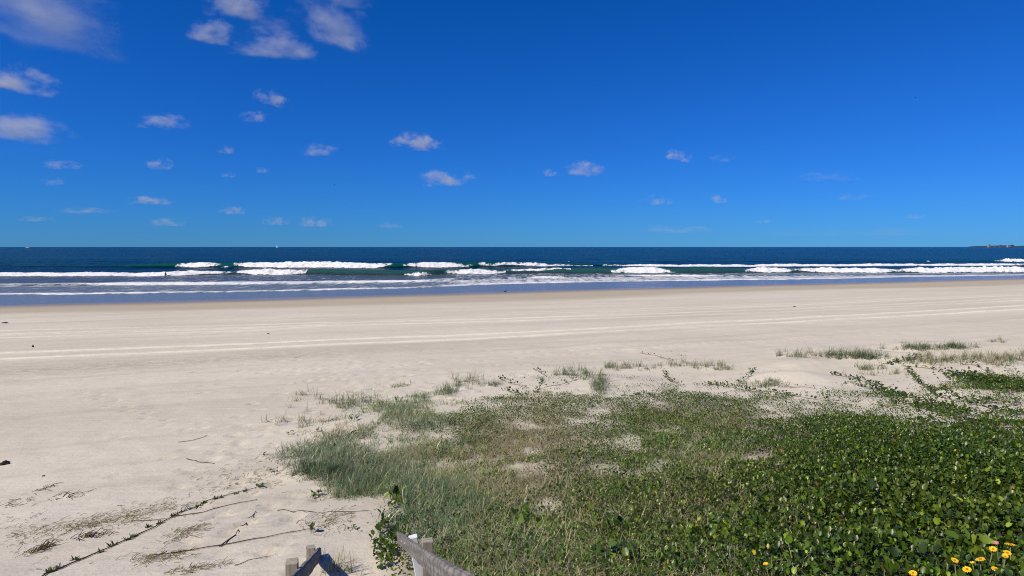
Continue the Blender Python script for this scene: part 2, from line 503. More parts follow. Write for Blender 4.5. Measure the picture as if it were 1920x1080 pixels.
def sea_z(X, Y):
    xp = xpix(X, Y)
    z = (fbm(X * 0.22, Y * 0.35, 61, 4) - 0.5) * 0.34 * sstep(-2, 60, n_of(X, Y) - SHORE)
    z = z + 0.16 * np.sin(Y * 0.21 + wob(X, 71, 2.0, 0.012)) * sstep(140, 200, Y) * sstep(2500, 300, Y)
    for k, (L, A, wf, wb) in enumerate([(LINE_A, AMP_A, 1.7, 5.5), (LINE_B, AMP_B, 1.6, 4.5), (LINE_C, AMP_C, 1.0, 4.0), (LINE_D, AMP_D, 0.6, 3.0), (LINE_F, AMP_F, 2.0, 6.0)]):
        a = amp_of(xp, A) * (0.75 + 0.5 * fbm(X * 0.05, X * 0 + k, 80 + k, 3))
        z = z + a * prof(Y - (yline(L, X) + 2.2 * wf * 0.9 + wob(X, 90 + k, 1.2)), wf, wb)
    return np.maximum(z, -0.12)

sxs = axis(-40000, -255, 255, 40000, 1.02, 1.16)
sys_ = axis(-1200, 60, 215, 60000, 0.55, 1.07)
SX, SY = np.meshgrid(sxs, sys_)
core = (np.abs(SX) < 330) & (SY > 20) & (SY < 330)
SZ = np.where(core, sea_z(SX, SY), 0.0)
SN = n_of(SX, SY) - SHORE
xp = xpix(SX, SY)
dA, dB, dC, dD = [SY - yline(L, SX) for L in (LINE_A, LINE_B, LINE_C, LINE_D)]
foam = np.zeros_like(SZ)
def band(d, lo, hi, soft): return sstep(lo - soft, lo + soft, d) * sstep(hi + soft, hi - soft, d)
inx = lambda a, b, s=12: sstep(a - s, a + s, xp) * sstep(b + s, b - s, xp)
foam += 0.62 * band(dB, 3, 16, 5) * inx(-400, 520)                                # churned water behind the left breaker
foam += 0.50 * band(dC, 0, 8, 3) * inx(-400, 850)
foam += 0.42 * np.where((dB < 0) & (dC > 0), 1, 0) * inx(-400, 2400) * (0.55 + 0.45 * inx(200, 700, 80))
foam += 0.44 * np.where((dC < 0) & (dD > 0), 1, 0)
foam += 0.30 * band(dD, 0, 3, 1.0)
foam += 0.28 * np.where((dB < 0) & (dD > 0), 1, 0) * inx(840, 1920, 40)
foam += 0.30 * band(dA, 2, 12, 4) * inx(1120, 2400, 30)
foam += 0.20 * band(dA, 3, 9, 3) * inx(320, 1100, 20)
foam = np.clip(foam * 1.0, 0, 0.9) * np.where(SN > -2, 1, 0)
shoal = sstep(70, 8, SN)
wash = np.where(dD < 0, 1.0, np.where(dC < 0, 0.85, np.where(dB < 0, 0.45, 0.12 * sstep(25, 0, dB))))
green = np.clip(1.5 * sstep(0.22, 0.75, SZ), 0, 1)
sea_me = make_mesh('sea', np.stack([SX, SY, SZ], -1).reshape(-1, 3), grid_quads(len(sxs), len(sys_)))
for k, v in (('foam', foam), ('shoal', shoal), ('wash', wash), ('green', green)):
    f_attr(sea_me, k, v)

m = NT('sea_water')
P = m.pos()
deep = m.mix(m.sm(m.noise(m.scaled(P, (0.006, 0.010, 0.0)), 1.0, 5.0, 0.6), 0.35, 0.65), (0.000, 0.010, 0.028, 1), (0.001, 0.026, 0.036, 1))
chop = m.noise(m.scaled(P, (0.11, 0.022, 0.0)), 1.0, 5.0, 0.65)
deep = m.mix(m.sm(chop, 0.52, 0.70), deep, (0.004, 0.040, 0.062, 1))
deep = m.mix(m.sm(chop, 0.46, 0.33), deep, (0.000, 0.006, 0.016, 1))
c = m.mix(m.math('MULTIPLY', m.attr('shoal').outputs['Fac'], 0.75), deep, (0.010, 0.078, 0.098, 1))
c = m.mix(m.attr('green').outputs['Fac'], c, (0.003, 0.072, 0.070, 1))
c = m.mix(m.math('MULTIPLY', m.attr('wash').outputs['Fac'], 0.8), c, (0.185, 0.19, 0.19, 1))
fn = m.noise(m.scaled(P, (0.75, 0.13, 0.5)), 1.0, 8.0, 0.78)
vor = m.n('ShaderNodeTexVoronoi', {'Vector': m.scaled(P, (0.7, 0.22, 0.5)), 'Scale': 1.0}, feature='DISTANCE_TO_EDGE').outputs['Distance']
lace = m.math('SUBTRACT', fn, m.math('MULTIPLY', vor, 0.22))
thr = m.math('SUBTRACT', 0.74, m.math('MULTIPLY', m.attr('foam').outputs['Fac'], 0.56))
ff = m.n('ShaderNodeMapRange', {0: m.math('SUBTRACT', lace, thr), 1: 0.0, 2: 0.22, 3: 0.0, 4: 0.85}).outputs[0]
ff = m.math('MULTIPLY', ff, m.sm(m.attr('foam').outputs['Fac'], 0.02, 0.15))
# wind flecks far out
cap = m.noise(m.scaled(P, (0.05, 0.035, 0.0)), 1.0, 7.0, 0.75)
ff = m.math('MAXIMUM', ff, m.sm(cap, 0.755, 0.79, 0.0, 0.5))
c = m.mix(ff, c, (0.80, 0.82, 0.84, 1))
w1 = m.noise(m.scaled(P, (0.35, 0.9, 0.5)), 1.0, 6.0, 0.62)
w2 = m.noise(m.scaled(P, (0.04, 0.11, 0.1)), 1.0, 4.0, 0.6)
calm = m.math('SUBTRACT', 1.0, m.math('MULTIPLY', m.sm(m.attr('wash').outputs['Fac'], 0.86, 0.98), 0.85))
hh = m.math('ADD', m.math('MULTIPLY', w1, 0.6), m.math('MULTIPLY', w2, 2.2))
bmp = m.n('ShaderNodeBump', {'Strength': calm, 'Distance': 1.0, 'Height': hh}).outputs[0]
rough = m.math('ADD', 0.22, m.math('MULTIPLY', ff, 0.6))
SEA = m.done(m.bsdf(base=c, rough=rough, spec=m.math('ADD', 0.035, m.math('MULTIPLY', m.attr('wash').outputs['Fac'], 0.16)), normal=bmp, ior=1.33))
tag(obj('sea', sea_me, SEA), kind='structure')

# breaking waves: rolls of white water on the crests
m = NT('white_water')
P = m.pos()
fo = m.noise(m.scaled(P, (1.2, 1.2, 2.2)), 1.0, 7.0, 0.7)
c = m.mix(m.sm(fo, 0.30, 0.60), (0.58, 0.64, 0.67, 1), (0.90, 0.90, 0.89, 1))
bmp = m.n('ShaderNodeBump', {'Strength': 0.6, 'Distance': 0.5, 'Height': fo}).outputs[0]
b = m.bsdf(base=c, rough=0.75, spec=0.2, normal=bmp)
tr = m.n('ShaderNodeBsdfTransparent').outputs[0]
al = m.sm(m.math('ADD', m.attr('body').outputs['Fac'], m.math('MULTIPLY', m.math('SUBTRACT', m.noise(m.scaled(P, (0.8, 0.3, 1.2)), 1.0, 7.0, 0.75), 0.5), 2.6)), 0.15, 0.60)
mx = m.n('ShaderNodeMixShader', {0: al, 1: tr, 2: b}).outputs[0]
FOAM = m.done(mx)

def breaker(L, x0, x1, H, W, label, seed, taper=5.0, rag=0.6, lift=0.0):
    X0 = np.interp(x0, [p[0] for p in L[2]], [sea_pt(*p)[0] for p in L[2]])
    X1 = np.interp(x1, [p[0] for p in L[2]], [sea_pt(*p)[0] for p in L[2]])
    nx = max(8, int((X1 - X0) / 0.38)); nv = 18
    xs = np.linspace(X0, X1, nx); vs = np.linspace(0, 1, nv)
    U, V = np.meshgrid(xs, vs)
    k = {id(LINE_A): 0, id(LINE_B): 1, id(LINE_C): 2, id(LINE_D): 3, id(LINE_F): 4}[id(L)]
    taper = taper * 1.5
    tp = np.minimum(sstep(X0, X0 + taper, U), sstep(X1, X1 - taper, U))
    Wl = W * (0.35 + 0.65 * tp) * (0.7 + 0.6 * fbm(U * 0.11, U * 0, seed + 5, 3))
    Y = yline(L, U) + wob(U, 90 + k, 1.2) + wob(U, seed, 1.1, 0.12) + lift * 1.5 + (1 - tp) * W * 0.25 + V * Wl
    shape = np.clip(V / 0.22, 0, 1) ** 0.6 * np.clip((1 - V) / 0.55, 0, 1) ** 0.8
    lump = 1 + rag * (fbm(U * 1.5, Y * 1.2, seed, 4) - 0.5) * 3.2
    lump2 = (0.6 + 0.8 * fbm(U * 0.16, U * 0 + 3.7, seed + 9, 3)) * (0.55 + 0.9 * vnoise(U * 0.8, U * 0 + 1.3, seed + 19)) * (0.7 + 0.6 * vnoise(U * 1.9, U * 0 + 1.3, seed + 29))
    Z = sea_z(U, Y) + H * shape * lump * lump2 * (0.25 + 0.75 * tp) - 0.04
    body = np.clip(shape * 1.6, 0, 1) * (0.35 + 0.65 * tp)
    body = np.where(V > 0.45, body * (1 - 0.75 * (V - 0.45) / 0.55), body)
    me = make_mesh('breaking_wave', np.stack([U, Y, Z], -1).reshape(-1, 3), grid_quads(nx, nv))
    f_attr(me, 'body', body)
    return tag(obj('breaking_wave', me, FOAM), label, 'wave', 'breaking waves rolling towards the beach')

breaker(LINE_A, 325, 408, 0.36, 5, 'short white breaker at left end of the outermost line, before dark peak', 101)
breaker(LINE_A, 408, 432, 0.16, 3, 'broken flecks of foam on the dark peak of the outermost line', 102, 3.0, 1.0)
breaker(LINE_A, 430, 733, 0.36, 6, 'longest thick white breaker of the outermost line, left of centre', 103)
breaker(LINE_A, 753, 885, 0.36, 5, 'white breaker of the outermost line between two dark gaps at centre', 104)
breaker(LINE_A, 896, 1112, 0.32, 5, 'outermost white breaker just right of centre tapering to the right', 105, 22.0)
breaker(LINE_A, 1125, 1960, 0.20, 5, 'long thin white line of surf running out to the right edge', 106, 14.0)
breaker(LINE_F, 1872, 2050, 0.55, 5, 'small white breaker farthest out at the right edge', 107, 6.0)
breaker(LINE_F, 1732, 1750, 0.35, 3, 'tiny white fleck of foam far out on the right', 108, 2.0)
breaker(LINE_F, 1060, 1076, 0.25, 3, 'tiny white fleck of foam far out right of centre', 118, 2.0)
breaker(LINE_B, -120, 432, 0.20, 6, 'long white breaker reaching the left edge in the second line', 109, 6.0)
breaker(LINE_B, 428, 571, 0.30, 5, 'white breaker in the second line ending at a green wave face', 110, 4.0)
breaker(LINE_B, 757, 816, 0.30, 4, 'low white foam patch in front of green swell at centre', 111, 4.0, 0.6, -0.6)
breaker(LINE_B, 834, 948, 0.36, 4.5, 'white breaker of the second line left of a small dark notch', 112, 4.0)
breaker(LINE_B, 950, 1072, 0.34, 4, 'thinning white crest right of a small dark notch in second line', 113, 9.0, 0.6, 0.8)
breaker(LINE_B, 1147, 1268, 0.32, 4, 'white breaker in the second line between two green wave faces', 114, 4.0)
breaker(LINE_B, 1400, 1500, 0.30, 4, 'white breaker right of the broad green wave face', 115, 4.0)
breaker(LINE_B, 1498, 1700, 0.30, 5, 'white breaker of the second line in the right third', 116, 5.0)
breaker(LINE_B, 1690, 2050, 0.42, 6, 'tumbling white breaker running into the shore at right edge', 117, 5.0, 0.8)
breaker(LINE_C, 80, 560, 0.10, 4, 'thin white roller of the third line across the left', 119, 8.0)
breaker(LINE_C, 540, 860, 0.10, 4, 'broken white roller of the third line left of centre', 120, 8.0, 0.9)
breaker(LINE_C, 980, 1070, 0.22, 3, 'low white foam streak in front of green face right of centre', 121, 4.0)
breaker(LINE_C, 1150, 1380, 0.18, 4, 'thin white foam streak in the shallows right of centre', 122, 8.0)
breaker(LINE_D, -150, 420, 0.06, 4, 'white edge of the swash nearest the sand at left', 123, 8.0)
breaker(LINE_D, 400, 800, 0.05, 3.5, 'thin white swash line left of centre', 124, 8.0)
breaker(LINE_D, 830, 1160, 0.06, 3.5, 'lacy white swash line at centre of the shallows', 125, 8.0)
breaker(LINE_D, 1180, 1620, 0.06, 4, 'thin white swash line close to the sand on the right', 126, 10.0)

# ------------------------------------------------------------------ clouds
m = NT('cloud')
tc = m.n('ShaderNodeTexCoord').outputs['Object']
oi = m.n('ShaderNodeObjectInfo')
sep = m.n('ShaderNodeSeparateColor', {0: oi.outputs['Color']})
off = m.n('ShaderNodeCombineXYZ', {0: m.math('MULTIPLY', oi.outputs['Random'], 57.0), 1: m.math('MULTIPLY', oi.outputs['Random'], 131.0), 2: 3.0}).outputs[0]
stretch = m.n('ShaderNodeCombineXYZ', {0: sep.outputs[1], 1: 1.0, 2: 1.0}).outputs[0]
pv = m.n('ShaderNodeVectorMath', {0: m.n('ShaderNodeVectorMath', {0: tc, 1: stretch}, operation='MULTIPLY').outputs[0], 1: off}, operation='ADD').outputs[0]
nz = m.noise(pv, 1.35, 8.0, 0.66)
rad = m.n('ShaderNodeVectorMath', {0: tc}, operation='LENGTH').outputs['Value']
zz = m.n('ShaderNodeSeparateXYZ', {0: tc}).outputs['Z']
base = m.math('SUBTRACT', 0.55, m.math('POWER', rad, 1.6))
base = m.math('ADD', base, m.math('MULTIPLY', m.math('SUBTRACT', nz, 0.5), 4.2))
base = m.math('SUBTRACT', base, m.sm(zz, -0.30, -0.62, 0.0, 1.0))
base = m.math('MULTIPLY', base, m.sm(rad, 1.0, 0.82))
d = m.math('MULTIPLY', m.math('MULTIPLY', m.sm(base, 0.0, 1.1), sep.outputs[0]), 0.02)
pvol = m.n('ShaderNodeVolumePrincipled', {'Density': d, 'Color': (0.99, 0.985, 0.97, 1), 'Anisotropy': 0.0})
m.t.links.new(pvol.outputs[0], m.out.inputs['Volume'])
CLOUD = m.m
bm = bmesh.new(); bmesh.ops.create_icosphere(bm, subdivisions=3, radius=1.0)
cloud_me = bpy.data.meshes.new('cloud'); bm.to_mesh(cloud_me); bm.free()
cloud_me.materials.append(CLOUD)
def cloud(x0, x1, y0, y1, dens, label, alt=1400.0, stretch=1.0, tilt=0.0, depth=1.0):
    cx, cy = (x0 + x1) / 2, (y0 + y1) / 2
    d = ray(cx, cy); t = alt / d[2]
    p = np.array([0, 0, CAM_Z]) + d * t
    o = obj('cloud', cloud_me)
    o.location = p
    ax = (x1 - x0) / 2 * t / FPX; az = (y1 - y0) / 2 * t / FPX
    az = az / max(0.2, math.cos(math.atan2(d[2], d[1])))
    o.scale = (ax * 1.12, max(ax * 0.7, az) * depth, az * 1.3)
    o.rotation_euler = (0, R(tilt), 0)
    # density is set so that the light lost on the way through depends on the look, not on the size
    o.color = (dens * 190.0 / (ax * 1.4 * depth), stretch, 1, 1)
    tag(o, label, 'cloud', 'small fair weather clouds')
    return o
cloud(-110, 262, -60, 124, 0.42, 'large soft wispy cloud in the top left corner of the sky', 2200, 0.7, 14, 0.5)
cloud(360, 520, -30, 50, 0.55, 'bright cloud piece cut by the top edge left of centre', 1900, 1.2, 0, 0.6)
cloud(530, 715, 0, 104, 0.45, 'diagonal wispy cloud arm, right part of the upper cloud group', 1900, 1.0, 24, 0.5)
cloud(345, 450, 36, 92, 0.50, 'left lobe of the ragged upper cloud group', 1900, 1.0, 10, 0.6)
cloud(410, 615, 58, 122, 0.55, 'lowest wide ragged piece of the upper cloud group', 1900, 1.4, 4, 0.6)
cloud(560, 720, -25, 22, 0.16, 'faint veil of cloud along the top edge', 1900, 1.4, 0, 0.6)
cloud(455, 580, 30, 80, 0.20, 'faint shred of cloud in the middle of the upper cloud group', 1900, 0.9, 14, 0.6)
cloud(600, 700, 60, 98, 0.24, 'thin slanting tail at right end of the upper cloud group', 1900, 1.3, 18, 0.6)
cloud(-70, 108, 114, 184, 0.9, 'bright cloud at left edge, upper of two there', 1400, 1.4, 8)
cloud(-90, 152, 208, 280, 0.8, 'long cloud at left edge, lower of two there', 1400, 1.6, 4)
cloud(246, 360, 214, 246, 0.55, 'flat oval cloud alone in upper left sky', 1400, 1.6)
cloud(470, 553, 170, 207, 0.5, 'slanting narrow cloud above a smaller puff', 1400, 1.6, 13)
cloud(447, 505, 206, 234, 0.35, 'small faint puff just below the slanting narrow cloud', 1400, 1.2)
cloud(724, 843, 250, 289, 0.95, 'brightest small cloud near the middle of the sky', 1400, 1.8, 5)
cloud(556, 640, 270, 298, 0.4, 'faint flat cloud left of the brightest small cloud', 1400, 1.5)
cloud(772, 905, 318, 358, 0.75, 'ragged cloud below the brightest small cloud', 1400, 1.8)
cloud(1050, 1138, 300, 338, 0.65, 'puffy cloud right of centre with a tiny neighbour on its left', 1400, 1.4, 6)
cloud(1012, 1050, 317, 335, 0.35, 'tiny puff left of the puffy cloud right of centre', 1400, 1.4)
cloud(1242, 1302, 280, 307, 0.65, 'small bright cloud alone in the right half of the sky', 1400, 1.4, 10)
cloud(1325, 1385, 288, 308, 0.16, 'faint smudge of cloud right of small bright cloud', 1400, 1.4)
cloud(78, 158, 299, 323, 0.36, 'faint flat cloud low on the left', 1400, 1.5)
cloud(266, 330, 295, 324, 0.45, 'small pale puff in the lower left sky', 1400, 1.4)
cloud(405, 443, 272, 293, 0.3, 'tiny faint puff in left middle sky', 1400, 1.3)
cloud(475, 509, 312, 328, 0.3, 'tiny faint puff lower left of centre', 1400, 1.3)
cloud(412, 444, 322, 336, 0.2, 'barely visible tiny puff lower left', 1400, 1.3)
cloud(228, 334, 366, 389, 0.6, 'low flat cloud with a bright head on the left', 1400, 2.4)
cloud(1198, 1272, 365, 390, 0.35, 'low faint cloud right of centre near the horizon', 1400, 2.0)
cloud(1330, 1366, 363, 386, 0.5, 'tiny bright cumulus low in the right half', 1400, 1.2)
cloud(1478, 1618, 322, 344, 0.14, 'long dim streak of cloud on the right', 1400, 2.4)
cloud(1556, 1642, 362, 378, 0.14, 'thin dim cloud streak low on the right', 1400, 2.2)
cloud(72, 134, 333, 353, 0.22, 'dim flat cloud under the faint flat cloud on the left', 1400, 1.6)
for (a, b, c_, d_, e, lb) in [(90, 228, 388, 404, .25, 'long thin cloud streak low at left'), (272, 358, 406, 430, .3, 'thin streaky cloud near horizon, second from left'),
                              (403, 468, 386, 406, .4, 'small streaky cloud with bright top near horizon'), (488, 544, 404, 428, .35, 'small streaky cloud near horizon left of the wider one'),
                              (548, 630, 405, 431, .38, 'wider streaky cloud near horizon left of centre'), (698, 764, 416, 430, .25, 'faint short streak just above horizon at centre left'),
                              (1160, 1365, 422, 442, .22, 'pale long band of cloud just above horizon at right'), (1410, 1460, 411, 421, .2, 'tiny dim streak low in the right sky'),
                              (1690, 1745, 402, 412, .2, 'tiny dim streak low near the right edge'), (20, 110, 405, 418, .2, 'faint thin streak near horizon at the left edge'),
                              (1360, 1900, 424, 448, .07, 'very pale broad veil above the horizon at far right')]:
    cloud(a, b, c_, d_, e, lb, 1400, 3.0)

# ------------------------------------------------------------------ small builders
def simple_mat(name, col, rough=0.7, spec=0.3, var=0.25, scale=20.0, bumpd=0.0):
    m = NT(name)
    t = m.n('ShaderNodeTexCoord').outputs['Object']
    nz = m.noise(t, scale, 5.0, 0.65)
    c = m.mix(m.sm(nz, 0.3, 0.7), tuple(v * (1 - var) for v in col) + (1,), tuple(min(1, v * (1 + var)) for v in col) + (1,))
    kw = dict(base=c, rough=rough, spec=spec)
    if bumpd: kw['normal'] = m.bump(nz, 0.6, bumpd)
    return m.done(m.bsdf(**kw))

def bm_obj(name, bm, mat, parent=None, smooth=False):
    me = bpy.data.meshes.new(name)
    bmesh.ops.recalc_face_normals(bm, faces=bm.faces[:])
    bm.to_mesh(me); bm.free()
    if smooth:
        me.polygons.foreach_set('use_smooth', np.full(len(me.polygons), True))
    return obj(name, me, mat, parent)

def add_box(bm, lo, hi, M=None, bev=0.0):
    r = bmesh.ops.create_cube(bm, size=1.0)
    vs = r['verts']
    c = [(a + b) / 2 for a, b in zip(lo, hi)]; s = [b - a for a, b in zip(lo, hi)]
    for v in vs:
        v.co = Vector((c[0] + v.co.x * s[0], c[1] + v.co.y * s[1], c[2] + v.co.z * s[2]))
    if bev:
        es = list({e for v in vs for e in v.link_edges})
        rr = bmesh.ops.bevel(bm, geom=es, offset=bev, segments=1, affect='EDGES')
        vs = list({v for f in rr['faces'] for v in f.verts} | {v for v in vs if v.is_valid})
    if M is not None:
        bmesh.ops.transform(bm, matrix=M, verts=[v for v in vs if v.is_valid])
    return vs

def tube(pts, r0, r1=None, seg=5, wob_=0.0):
    """tapered tube along points -> verts, quads"""
    pts = np.asarray(pts, float); n = len(pts); r1 = r0 if r1 is None else r1
    tan = np.gradient(pts, axis=0); tan /= np.linalg.norm(tan, axis=1)[:, None] + 1e-9
    up = np.array([0, 0, 1.0]) if abs(tan[:, 2]).mean() < 0.8 else np.array([1.0, 0, 0])
    a = np.cross(tan, up); a /= np.linalg.norm(a, axis=1)[:, None] + 1e-9
    b = np.cross(a, tan)
    rad = np.linspace(r0, r1, n) * (1 + wob_ * (rng.random(n) - 0.5))
    th = np.arange(seg) / seg * 2 * math.pi
    V = pts[:, None, :] + rad[:, None, None] * (np.cos(th)[None, :, None] * a[:, None, :] + np.sin(th)[None, :, None] * b[:, None, :])
    q = []
    for i in range(n - 1):
        for k in range(seg):
            q.append((i * seg + k, i * seg + (k + 1) % seg, (i + 1) * seg + (k + 1) % seg, (i + 1) * seg + k))
    return V.reshape(-1, 3), np.array(q)

class Acc:
    """collects verts / faces / colours of one mesh"""
    def __init__(self): self.v, self.q, self.t, self.c, self.n = [], [], [], [], 0
    def add(self, v, q=None, t=None, c=None):
        v = np.asarray(v, float)
        self.v.append(v)
        if q is not None and len(q): self.q.append(np.asarray(q) + self.n)
        if t is not None and len(t): self.t.append(np.asarray(t) + self.n)
        if c is not None: self.c.append(np.broadcast_to(np.asarray(c, float), (len(v), 3)))
        self.n += len(v)
    def mesh(self, name, smooth=True):
        me = make_mesh(name, np.concatenate(self.v), np.concatenate(self.q) if self.q else None, np.concatenate(self.t) if self.t else None, smooth)
        if self.c: c_attr(me, 'col', np.concatenate(self.c))
        return me

# ------------------------------------------------------------------ far headland and tower blocks
HEAD = simple_mat('hazed_scrub', (0.04, 0.06, 0.085), 0.9, 0.1, 0.3, 0.05)  # blue distance haze is mixed into the scrub colour
hy = 9000.0
hx = np.linspace(6640, 8600, 120)
prof_h = 20 * sstep(6650, 6760, hx) * sstep(8600, 7500, hx) * (0.55 + 0.9 * fbm(hx * 0.006, hx * 0, 7, 4))
V_, nyv = [], 9
for j, t in enumerate(np.linspace(-1, 1, nyv)):
    V_.append(np.stack([hx, hy + t * 300 + 0 * hx, np.maximum(prof_h * (1 - t * t) ** 0.5 * (0.85 + 0.3 * fbm(hx * 0.02, hx * 0 + j, 8, 3)), 0) - 1.5 * abs(t)], -1))
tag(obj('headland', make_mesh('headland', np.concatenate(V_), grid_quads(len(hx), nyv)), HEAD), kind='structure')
WHITE_B = simple_mat('pale_render', (0.34, 0.36, 0.38), 0.8, 0.2, 0.05, 0.1)
GREY_B = simple_mat('grey_render', (0.12, 0.14, 0.17), 0.8, 0.2, 0.1, 0.1)
BAND_B = simple_mat('dark_band', (0.10, 0.12, 0.15), 0.6, 0.3, 0.1, 0.1)  # even dark tone of the floor bands and the boat cabin window
for (px, w, h, mat, lb) in [(1852, 24, 44, WHITE_B, 'tall white tower block on the far headland'), (1873.5, 16, 36, GREY_B, 'narrow dark tower block in middle of far headland'),
                            (1866, 40, 24, GREY_B, 'low wide grey block left of narrow dark tower on headland'), (1888, 22, 30, WHITE_B, 'pale block left of the dark roofed one on the headland'),
                            (1895, 46, 36, GREY_B, 'broad dark block toward right end of the far headland')]:
    X = (px - 960) / FPX * (hy - 330)
    root = empty('tower_block', (X, hy - 330, -2), lb, 'building', 'tower blocks on the far headland')
    bm = bmesh.new(); add_box(bm, (-w / 2, -12, 0), (w / 2, 12, h)); bm_obj('wall', bm, mat, root)
    bm = bmesh.new(); add_box(bm, (-w / 6, -6, h), (w / 6, 6, h + 3.5)); bm_obj('roof', bm, mat, root)
    for k in range(3, int(h) - 2, 4):
        bm = bmesh.new(); add_box(bm, (-w * 0.42, -12.6, k), (w * 0.42, -12.1, k + 1.5)); bm_obj('window', bm, BAND_B, root)

# ------------------------------------------------------------------ boats, surfer, birds
WHITE = simple_mat('white_gelcoat', (0.80, 0.80, 0.79), 0.35, 0.5, 0.03, 3.0)
SAIL = simple_mat('sail_cloth', (0.82, 0.81, 0.78), 0.8, 0.1, 0.04, 1.0)
DARK = simple_mat('dark_rubber', (0.012, 0.013, 0.016), 0.6, 0.3, 0.2, 8.0)
SKIN = simple_mat('skin', (0.45, 0.26, 0.18), 0.6, 0.3, 0.06, 12.0)
def hull(L, B, D):
    bm = bmesh.new(); rows = []
    for i in range(11):
        t = i / 10; x = (t - 0.5) * L
        b = B / 2 * (1 - max(0, (t - 0.45) / 0.55) ** 2.2) * (0.8 + 0.2 * min(1, t * 4))
        sh = D * (0.8 + 0.45 * t * t)
        rows.append([bm.verts.new((x, y * b, z)) for (y, z) in ((-1, sh), (-0.92, 0.3 * D), (-0.4, -0.35 * D), (0.4, -0.35 * D), (0.92, 0.3 * D), (1, sh))])
    for r0, r1 in zip(rows[:-1], rows[1:]):
        for k in range(5): bm.faces.new((r0[k], r0[k + 1], r1[k + 1], r1[k]))
        bm.faces.new((r0[5], r0[0], r1[0], r1[5]))
    bm.faces.new(rows[0])
    return bm
p = sea_pt(519, 464.6)
p = at_depth(519, 464.2, 4200.0)
boat = empty('sailing_boat', (p[0], p[1], 0), 'tiny white sailing boat on the horizon left of centre', 'boat')
bm_obj('hull', hull(13, 3.8, 1.3), WHITE, boat)
bm = bmesh.new(); bmesh.ops.create_cone(bm, segments=8, radius1=.12, radius2=.07, depth=17, matrix=Matrix.Translation((0.8, 0, 9.5))); bm_obj('mast', bm, GREY_B, boat)
def sail_bm(pts):
    bm = bmesh.new(); n = 8; rows = []
    a, b, c = [np.array(q, float) for q in pts]
    for i in range(n + 1):
        t = i / n; row = []
        for j in range(n + 1):
            u = j / n; q = a * (1 - t) + (b * (1 - u) + c * u) * t
            row.append(bm.verts.new((q[0], q[1] - 0.9 * math.sin(math.pi * u) * t * (1.1 - t * 0.6), q[2])))
        rows.append(row)
    for i in range(n):
        for j in range(n):
            f = [rows[i][j], rows[i + 1][j], rows[i + 1][j + 1], rows[i][j + 1]]
            bm.faces.new(f)
    return bm
bm_obj('sail', sail_bm([(0.7, 0, 17.5), (0.6, 0, 2.4), (-5.4, 0.4, 2.6)]), SAIL, boat, True)
bm_obj('sail', sail_bm([(1.1, 0, 15.5), (6.2, 0, 1.9), (1.2, 0.8, 2.2)]), SAIL, boat, True)
p = at_depth(52, 464.6, 3300.0)
boat = empty('motor_boat', (p[0], p[1], 0), 'low pale motor boat on the horizon near the left edge', 'boat')
bm_obj('hull', hull(24, 6, 2.2), WHITE, boat)
bm = bmesh.new(); add_box(bm, (-6, -2.2, 2), (3, 2.2, 4.6), None, .3); cb = bm_obj('cabin', bm, WHITE, boat)
bm = bmesh.new(); add_box(bm, (-5, -2.25, 3.2), (2, -2.2, 4.0)); bm_obj('window', bm, BAND_B, cb)
bm = bmesh.new(); bmesh.ops.create_cone(bm, segments=6, radius1=.1, radius2=.05, depth=5, matrix=Matrix.Translation((-2, 0, 7))); bm_obj('mast', bm, GREY_B, boat)

def skin_body(name, verts, edges, radii, mat, parent=None, sub=2):
    me = bpy.data.meshes.new(name); me.from_pydata(verts, edges, [])
    o = obj(name, me, mat, parent)
    o.modifiers.new('skin', 'SKIN'); o.modifiers.new('sub', 'SUBSURF').levels = sub
    o.modifiers['sub'].render_levels = sub
    for i, r in enumerate(radii): me.skin_vertices[0].data[i].radius = (r, r)
    me.skin_vertices[0].data[0].use_root = True
    return o
# surfer sitting astride a board just inside the second line of surf
p = sea_pt(309, 517.5); sz = float(sea_z(np.array([p[0]]), np.array([p[1]]))[0]) + 0.05
bm = bmesh.new(); rows = []
for i in range(13):
    t = i / 12; x = (t - 0.45) * 2.2
    b = 0.27 * (max(0.0, 1 - abs(2 * t - 0.95) ** 2.6)) ** 0.7 + 0.012; z = 0.22 * max(0, t - 0.6) ** 1.5 * 2.2 + 0.1 * max(0, 0.15 - t)
    rows.append([bm.verts.new((x, y * b, z + dz)) for (y, dz) in ((-1, .03), (-.6, 0), (.6, 0), (1, .03), (.6, .07), (-.6, .07))])
for r0, r1 in zip(rows[:-1], rows[1:]):
    for k in range(6): bm.faces.new((r0[k], r0[(k + 1) % 6], r1[(k + 1) % 6], r1[k]))
bm.faces.new(rows[0]); bm.faces.new(rows[-1])
bd = bm_obj('surfboard', bm, WHITE, None, True)
bd.location = (p[0] + 0.15, p[1], sz - 0.10); bd.rotation_euler = (0, R(-9), R(18))
tag(bd, 'pale surfboard under the surfer in the white water at left', 'surfboard')
V_ = [(0, 0, .14), (.03, 0, .36), (.07, 0, .60), (.08, 0, .70), (.10, 0, .82), (.11, 0, .90),
      (.07, .20, .60), (.16, .27, .38), (.36, .22, .22), (.07, -.20, .60), (.18, -.27, .38), (.38, -.22, .22),
      (.20, .22, .10), (.34, .30, -.28), (.20, -.22, .10), (.34, -.30, -.28), (.13, .24, .36)]
E_ = [(0, 1), (1, 2), (2, 3), (3, 4), (4, 5), (2, 6), (6, 7), (7, 8), (2, 9), (9, 10), (10, 11), (0, 12), (12, 13), (0, 14), (14, 15)]
R_ = [.15, .14, .155, .06, .095, .085, .065, .05, .035, .065, .05, .035, .09, .06, .09, .06, .04]
sf = skin_body('person', V_[:16], E_, R_[:16], DARK)
sf.location = (p[0], p[1], sz - 0.10); sf.rotation_euler = (0, R(8), R(18))
tag(sf, 'surfer in dark wetsuit sitting on a board among the left waves', 'person')

